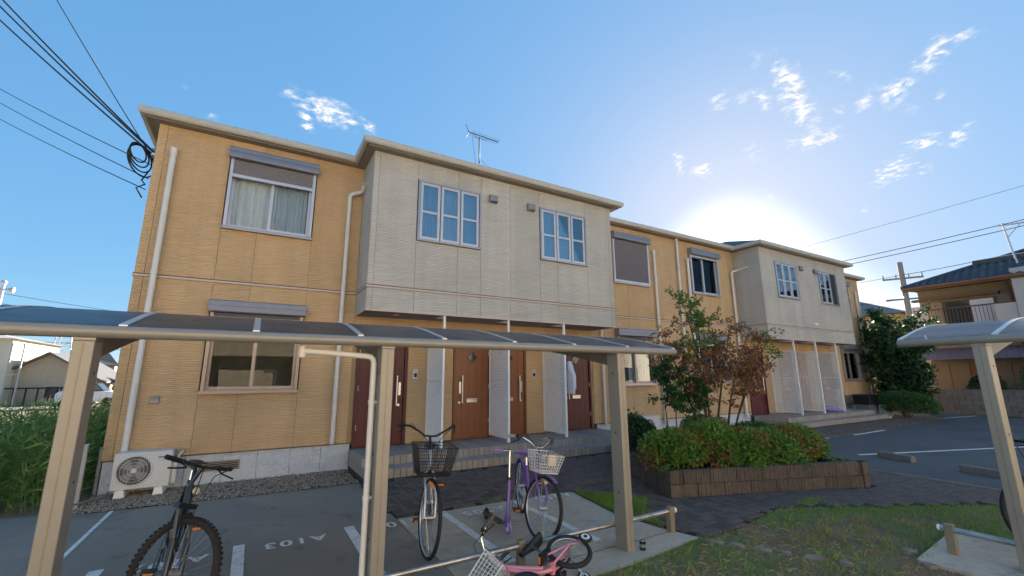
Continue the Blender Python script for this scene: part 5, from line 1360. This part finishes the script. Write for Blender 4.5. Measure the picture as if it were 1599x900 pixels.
for s in (-1, 1): MB().tube([(4.30, 1.0, 7.97), (4.22, 1.0+.0*s, 7.97+.2*s)], .008, 5).build('reflector', M['wire'], ra_)
MB().tube([(4.45, 1, 7.95), (4.5, 1, 7.87), (4.8, 1, 7.87), (4.86, 1, 7.94)], .006, 5).build('bracket', M['wire'], ra_)
wire((4.62, 1, 7.3), (7.4, 2.5, 6.9), .05, 'thin stay wire running right from the roof antenna', .004, 'stay_wire', None)
wire((4.4, 1, 7.9), (4.6, 1.1, 6.9), -.03, 'thin feeder wire hanging beside the roof antenna mast', .004, 'stay_wire', None)

# ------------------------------------------------------------------ cables at the left corner
AN = Vector((-1.82, .35, 5.30))
LW = [((-5.077, 2.872, 9.0), 'left of the three heavy cables reaching the upper left building corner', .016, .12), ((-4.924, 2.783, 9.0), 'right of the three heavy cables reaching the upper left building corner', .016, .12), ((-5.244, 3.362, 9.0), 'lowest of the three heavy cables reaching the upper left building corner', .016, .12), ((-4.058, 2.281, 9.0), 'steep thin wavy cable dropping to the left building corner', .009, .08),
      ((-6.293, 6.444, 9.0), 'upper of three thin cables running left from the corner brackets', .009, .15), ((-6.57, 7.257, 9.0), 'middle of three thin cables running left from the corner brackets', .009, .15), ((-6.935, 8.328, 9.0), 'lowest of three thin cables running left from the corner brackets', .009, .15)]
EP = [(-1.84, .30, 5.36), (-1.84, .42, 5.40), (-1.84, .24, 5.30), (-1.84, .45, 5.28), (-1.84, .40, 5.15), (-1.84, .35, 4.88), (-1.84, .28, 4.66)]
for (far, lab, r, sg), e_ in zip(LW, EP):
    d = Vector(far)-Vector(e_); wire(Vector(e_)+d*2.2, e_, sg, lab, r, 'overhead_cable', 'cables fixed to the left building corner', 24)
coil = root('cable_coil', (-1.85, .1, 5.1), 'bundle of looped black cables hanging at the upper left building corner', 'cable')
for i in range(4): MB().torus((-1.93-.01*i, .18-.04*i, 5.10+.03*i), (.85, -.5, .1), .26-.035*i, .012, 30, 6).build('loop', M['wire'], coil)
MB().tube([(-1.84, .3, 5.0), (-1.9, .25, 4.8), (-1.84, .2, 4.72), (-1.93, .15, 4.62), (-1.86, .25, 4.5)], .012, 6).build('tail', M['wire'], coil)
for z in (5.4, 5.28): MB().cyl((-1.75, .35, z), (-1.86, .35, z), .035, n=10).build('insulator', M['shut'], coil)

# ------------------------------------------------------------------ left: weeds, fence stakes, far houses
rng = random.Random(33)
M['roofdark'] = mat('dark tiled roof', (.09, .09, .10), .6, var=.15); M['tanwall'] = mat('tan house render', (.42, .37, .28), .9, var=.1)
M['creamw'] = mat('cream house render', (.62, .60, .48), .85, var=.06)
wd = MB()
for i in range(2600):
    x = -1.88-abs(rng.gauss(0, 2.6)); y = rng.uniform(-.85, 6.5)
    if y < -.75-.25*(x+1.9)*0: continue
    h = rng.uniform(.55, 1.15)*(1 if y > .0 else .8+.2*rng.random())
    lean_ = Vector((rng.uniform(-.2, .2), rng.uniform(-.25, .1), 1)); b = Vector((x, y, -.02))
    for k in range(15):
        t = rng.uniform(.05, 1); p = b+lean_*(h*t); d = rv(rng); d.z = abs(d.z)*.6+.3*t; leaf(wd, p, d, rv(rng), rng.uniform(.10, .26), rng.uniform(.008, .026))
    e_ = b+lean_*h; s = Vector((.004, 0, 0)); wd.add([b-s, b+s, e_], [(0, 1, 2)])
o = wd.build('weeds', M['weed']); tag(o, 'tall green weeds growing beside the left wall', 'weeds', None, 'stuff')
for i, (x, y, h, l) in enumerate([(-1.80, -.93, .42, 0), (-1.78, -.62, .75, 0), (-1.80, .25, .6, 0)]):
    o = root('stake', (x, y, 0), ['short pale stake at the corner of the gravel bed', 'taller pale stake against the weeds behind the left shelter post', 'pale stake close to the building corner in the weeds'][i], 'stake', 'pale stakes at the edge of the weeds')
    MB().box(x-.02, x+.02, y-.02, y+.02, -.1, h).build('post', M['hwhite'], o, .004); MB().box(x-.024, x+.024, y-.024, y+.024, h, h+.015).build('cap', M['hwhite'], o)
tag(MB().tube([(-1.80, -.93, .08), (-1.6, -.4, .05), (-1.55, .0, .06)], .012, 6).build('hose', M['conc']), 'thin grey hose lying from the stake toward the wall', 'hose')
def gable(name, x0, x1, y0, y1, hz, rh, label, wm, rm_, wins=(), along='y'):
    o = root(name, ((x0+x1)/2, y0, 0), label, 'house')
    MB().box(x0, x1, y0, y1, -.1, hz).build('wall', wm, o)
    ov = .4; xm = (x0+x1)/2; ym = (y0+y1)/2
    if along == 'y':
        MB().extr([(x0, y0+.01, hz), (x1, y0+.01, hz), (xm, y0+.01, hz+rh)], (0, y1-y0-.02, 0)).build('gable_wall', wm, o)
        for s in (-1, 1):
            xe = xm+s*((x1-x0)/2+ov); ze = hz-rh*ov/((x1-x0)/2)
            MB().extr([(xm, y0-ov, hz+rh+.05), (xe, y0-ov, ze+.05), (xe, y0-ov, ze-.1), (xm, y0-ov, hz+rh-.1)], (0, y1-y0+2*ov, 0)).build('roof', rm_, o)
    else: hip(x0-ov, x1+ov, y0-ov, y1+ov, hz, 2*rh/(y1-y0), 'x').build('roof', rm_, o)
    for (a, b, c, d) in wins:
        w = MB().box(a, b, y0-.04, y0-.001, c, d).build('window', M['frame'], o); MB().box(a+.06, b-.06, y0-.055, y0-.0405, c+.06, d-.06).build('pane', M['darkglass'], w)
    return o
ch = gable('cream_house', -24, -13.6, 32, 40, 4.2, .9, 'cream walled house with a pipe ladder at the far left edge', M['creamw'], M['hwhite'], [(-17, -15.6, 1.2, 2.6)], 'x')
for x in (-13.45, -12.9): MB().cyl((x, 31.6, 0), (x, 31.6, 3.9), .05, n=8).build('ladder_rail', M['hwhite'], ch)
for z in (1.9, 2.9, 3.85): MB().cyl((-13.45, 31.6, z), (-12.9, 31.6, z), .04, n=6).build('rung', M['hwhite'], ch)
gh = gable('gabled_house', -14.6, -9.4, 33, 41, 1.7, 1.7, 'low grey house with a broad dark gable roof behind the weeds', M['tanwall'], M['roofdark'], [(-12, -11.2, .3, 1.2)])
MB().box(-14.4, -9.6, 32.2, 32.26, 1.0, 1.1).build('fence_rail', M['black'], gh)
for i in range(9): MB().box(-14.3+.55*i, -14.22+.55*i, 32.2, 32.26, 0, 1.1).build('fence_post', M['black'], gh)
gable('brown_house', -9.3, -6.0, 47, 56, 2.4, 1.0, 'small brown roofed house seen between shelter post and corner', mat('warm brown render', (.42, .24, .13), .9), M['roofdark'], [(-8.6, -7.6, 1.0, 2.0)], 'x')
gable('white_house', -11.2, -8.6, 52, 60, 3.0, .8, 'white house with one dark window beyond the weeds', M['hwhite'], M['roofdark'], [(-10.3, -9.2, 1.4, 2.5)], 'x')
gable('grey_house', -20.5, -13.8, 58, 68, 3.2, 1.4, 'distant grey house with dark roof left of the post', M['tanwall'], M['roofdark'], [(-17, -16, 1.4, 2.6)], 'x')
shrub('far_bush', (-8.1, 36, 0), 1.1, 1.0, 2.0, 1500, .25, M['maple'], 'light green bush in front of the small brown house', 'bush', None, 91)
shrub('far_bush', (-6.6, 34, 0), .9, 1.0, 2.2, 1500, .25, M['camellia'], 'dark green bush next to the building corner', 'bush', None, 92)
car = root('parked_car', (-8.3, 27, 0), 'small white car parked beyond the weeds', 'car')
MB().extr([(-9.6, 26.3, .3), (-6.8, 26.3, .3), (-6.8, 26.3, .75), (-7.2, 26.3, .9), (-9.4, 26.3, .95), (-9.6, 26.3, .8)], (0, 1.5, 0)).build('body', M['whitep'], car, .06)
MB().extr([(-9.3, 26.4, .93), (-7.5, 26.4, .9), (-7.9, 26.4, 1.35), (-9.0, 26.4, 1.38)], (0, 1.3, 0)).build('cabin', M['darkglass'], car, .05)
for x in (-9.1, -7.3):
    for y in (26.28, 27.7): MB().cyl((x, y, .28), (x, y+.14, .28), .28, n=16).build('wheel', M['tyre'], car)
struct(sheet('far_lot', [(-30, 9), (-2, 9), (-2, 30), (-30, 30)], -.02, mat('pale dusty lot', (.24, .21, .17), .95, var=.2)))
spk_ = root('loudspeaker_pole', (-17.5, 40, 0), 'pole with two loudspeaker horns above the shelter roof at far left', 'pole')
MB().cyl((-17.5, 40, 0), (-17.5, 40, 9.0), .13, .1, 8).build('pole', M['framelt'], spk_)
for s in (-1, 1): MB().cyl((-17.5+.12*s, 40, 8.55), (-17.5+.62*s, 40, 8.5), .05, .24, 14).build('horn', M['hwhite'], spk_)
MB().ball((-17.5, 40, 9.05), .2).build('cap', M['framelt'], spk_)
py = root('pylon', (-34, 115, 0), 'distant steel lattice pylon between the shelter roof and the gabled house', 'pylon')
lt = MB()
for sx in (-1, 1):
    for sy in (-1, 1): lt.cyl((-34+2.2*sx, 115+2.2*sy, 0), (-34+.5*sx, 115+.5*sy, 16), .1, n=4)
for i in range(10):
    z0, z1 = 1.6*i, 1.6*i+1.6; w0, w1 = 2.2-1.7*z0/16, 2.2-1.7*z1/16
    for sy in (-1, 1): lt.cyl((-34-w0, 115+w0*sy, z0), (-34+w1, 115+w1*sy, z1), .05, n=4); lt.cyl((-34+w0, 115+w0*sy, z0), (-34-w1, 115+w1*sy, z1), .05, n=4)
lt.build('lattice', M['framelt'], py)['kind'] = 'stuff'
for z in (9, 12, 15): MB().beam((-38, 115, z), (-30, 115, z), .2, .2).build('crossarm', M['framelt'], py)
for i, z in enumerate((15, 12, 9)): wire((-34, 115, z), (-2, 95, z-4+i), 1.0, ['top', 'middle', 'bottom'][i]+' far power line running right from the pylon', .04, 'power_line', 'far power lines')
for i, z in enumerate((8.2, 7.4)): wire((-17.5, 40, z), (6, 60, z), .5, ['upper', 'lower'][i]+' telephone wire running right from the loudspeaker pole', .02, 'telephone_wire', 'telephone wires on the left')

# ------------------------------------------------------------------ lawn and grass
def poly_pts(rng, poly, n, x0, x1, y0, y1):
    out = []
    while len(out) < n:
        x, y = rng.uniform(x0, x1), rng.uniform(y0, y1)
        if inside(x, y, poly): out.append((x, y))
    return out
lawn = sheet('lawn', LAWN, -.012, M['earth'])
rng = random.Random(44)
gm, dm_ = MB(), MB()
def green(x, y):
    v = .5+.3*sin(1.9*x+.7)+.3*sin(2.7*y+1.3*x)+.2*sin(5.1*x-3.3*y)
    # strip along the pavers is lush, the middle is dry
    d = (y+5.3)+.53*(x-5.8)*(1 if x > 5.8 else 0)
    if x > 4.9 and d > -.42: v += .75
    if y < -5.75 and x < 5.2: v -= .45
    return v
def blade(mb, x, y, h, w, z=-.012):
    a = rng.uniform(0, 6.28); c, s = cos(a)*w/2, sin(a)*w/2; l = rng.uniform(.1, .7)*h; b = rng.uniform(0, 6.28)
    mb.add([(x-c, y-s, z), (x+c, y+s, z), (x+c*.5+l*.4*cos(b), y+s*.5+l*.4*sin(b), z+h*.6), (x+l*cos(b), y+l*sin(b), z+h)], [(0, 1, 2), (0, 2, 3)])
for x, y in poly_pts(rng, LAWN, 85000, 1.0, 9.2, -8.2, -5.1):
    g_ = green(x, y)+rng.uniform(-.35, .35)
    if g_ > .40: blade(gm, x, y, rng.uniform(.015, .04), .005)
    elif rng.random() < .62: blade(dm_, x, y, rng.uniform(.012, .035), .004)
for i in range(150):          # tufts
    x, y = rng.uniform(2.2, 6.5), rng.uniform(-6.9, -5.5)
    if not inside(x, y, LAWN) or rng.random() > .5: continue
    for k in range(14): blade(gm if rng.random() < .7 else dm_, x+rng.gauss(0, .03), y+rng.gauss(0, .03), rng.uniform(.04, .09), .005)
PATCH = [(3.86, -4.40), (4.05, -3.36), (4.40, -3.75), (4.62, -4.15), (4.30, -4.42), (4.1, -4.75), (3.96, -5.0)]
for x, y in poly_pts(rng, PATCH, 6500, 3.8, 4.7, -5.1, -3.3): blade(gm, x, y, rng.uniform(.02, .06), .005, .0)
for x, y, n in ((2.9, -3.1, 120), (6.3, -5.3, 500)):
    for k in range(n): blade(gm, x+rng.gauss(0, .12), y+rng.gauss(0, .05), rng.uniform(.015, .035), .005, .01)
for i in range(900):           # fallen straw
    x, y = rng.uniform(2.6, 5.4), rng.uniform(-6.8, -5.5)
    if inside(x, y, LAWN): a = rng.uniform(0, 6.28); L = rng.uniform(.03, .1); dm_.add([(x, y, .004), (x+L*cos(a), y+L*sin(a), .012), (x+L*cos(a)*.5+.003, y+L*sin(a)*.5+.003, .015)], [(0, 1, 2)])
sheet('grass_strip', PATCH, -.002, M['earth'])
gm.build('grass', M['grass'], lawn)['kind'] = 'stuff'; dm_.build('dry_grass', M['dry'], lawn)['kind'] = 'stuff'

# ------------------------------------------------------------------ unseen block and pale yard, added behind the viewer to bounce warm sunlight
struct(sheet('added_bounce_yard', [(-40, -60), (45, -60), (45, -11), (9, -11.5), (-40, -11.5)], -.008, mat('pale bounce yard gravel', (.34, .31, .26), .95, var=.15, vs=20)))
nb = root('added_bounce_block', (2, -18, 0), 'unseen cream two storey block added behind the viewer to bounce sunlight onto the ochre building', 'building')
M['nbw'] = mat('cream siding', (.76, .66, .50), .8, var=.06, bump=.4, bs=6, bd=.01, stretch=(1, 1, 12))
MB().box(-22, 30, -25, -18, 0, 6.3).build('wall', M['nbw'], nb)
hip(-22.4, 30.4, -25.4, -17.6, 6.3, .4, 'x').build('roof', M['roof'], nb)
for i in range(12):
    for z in (1.2, 4.0):
        x = -20+4.2*i; w = MB().box(x, x+1.7, -17.999, -17.95, z, z+1.2).build('window', M['framelt'], nb); MB().box(x+.06, x+1.64, -17.9495, -17.94, z+.06, z+1.14).build('pane', M['darkglass'], w)
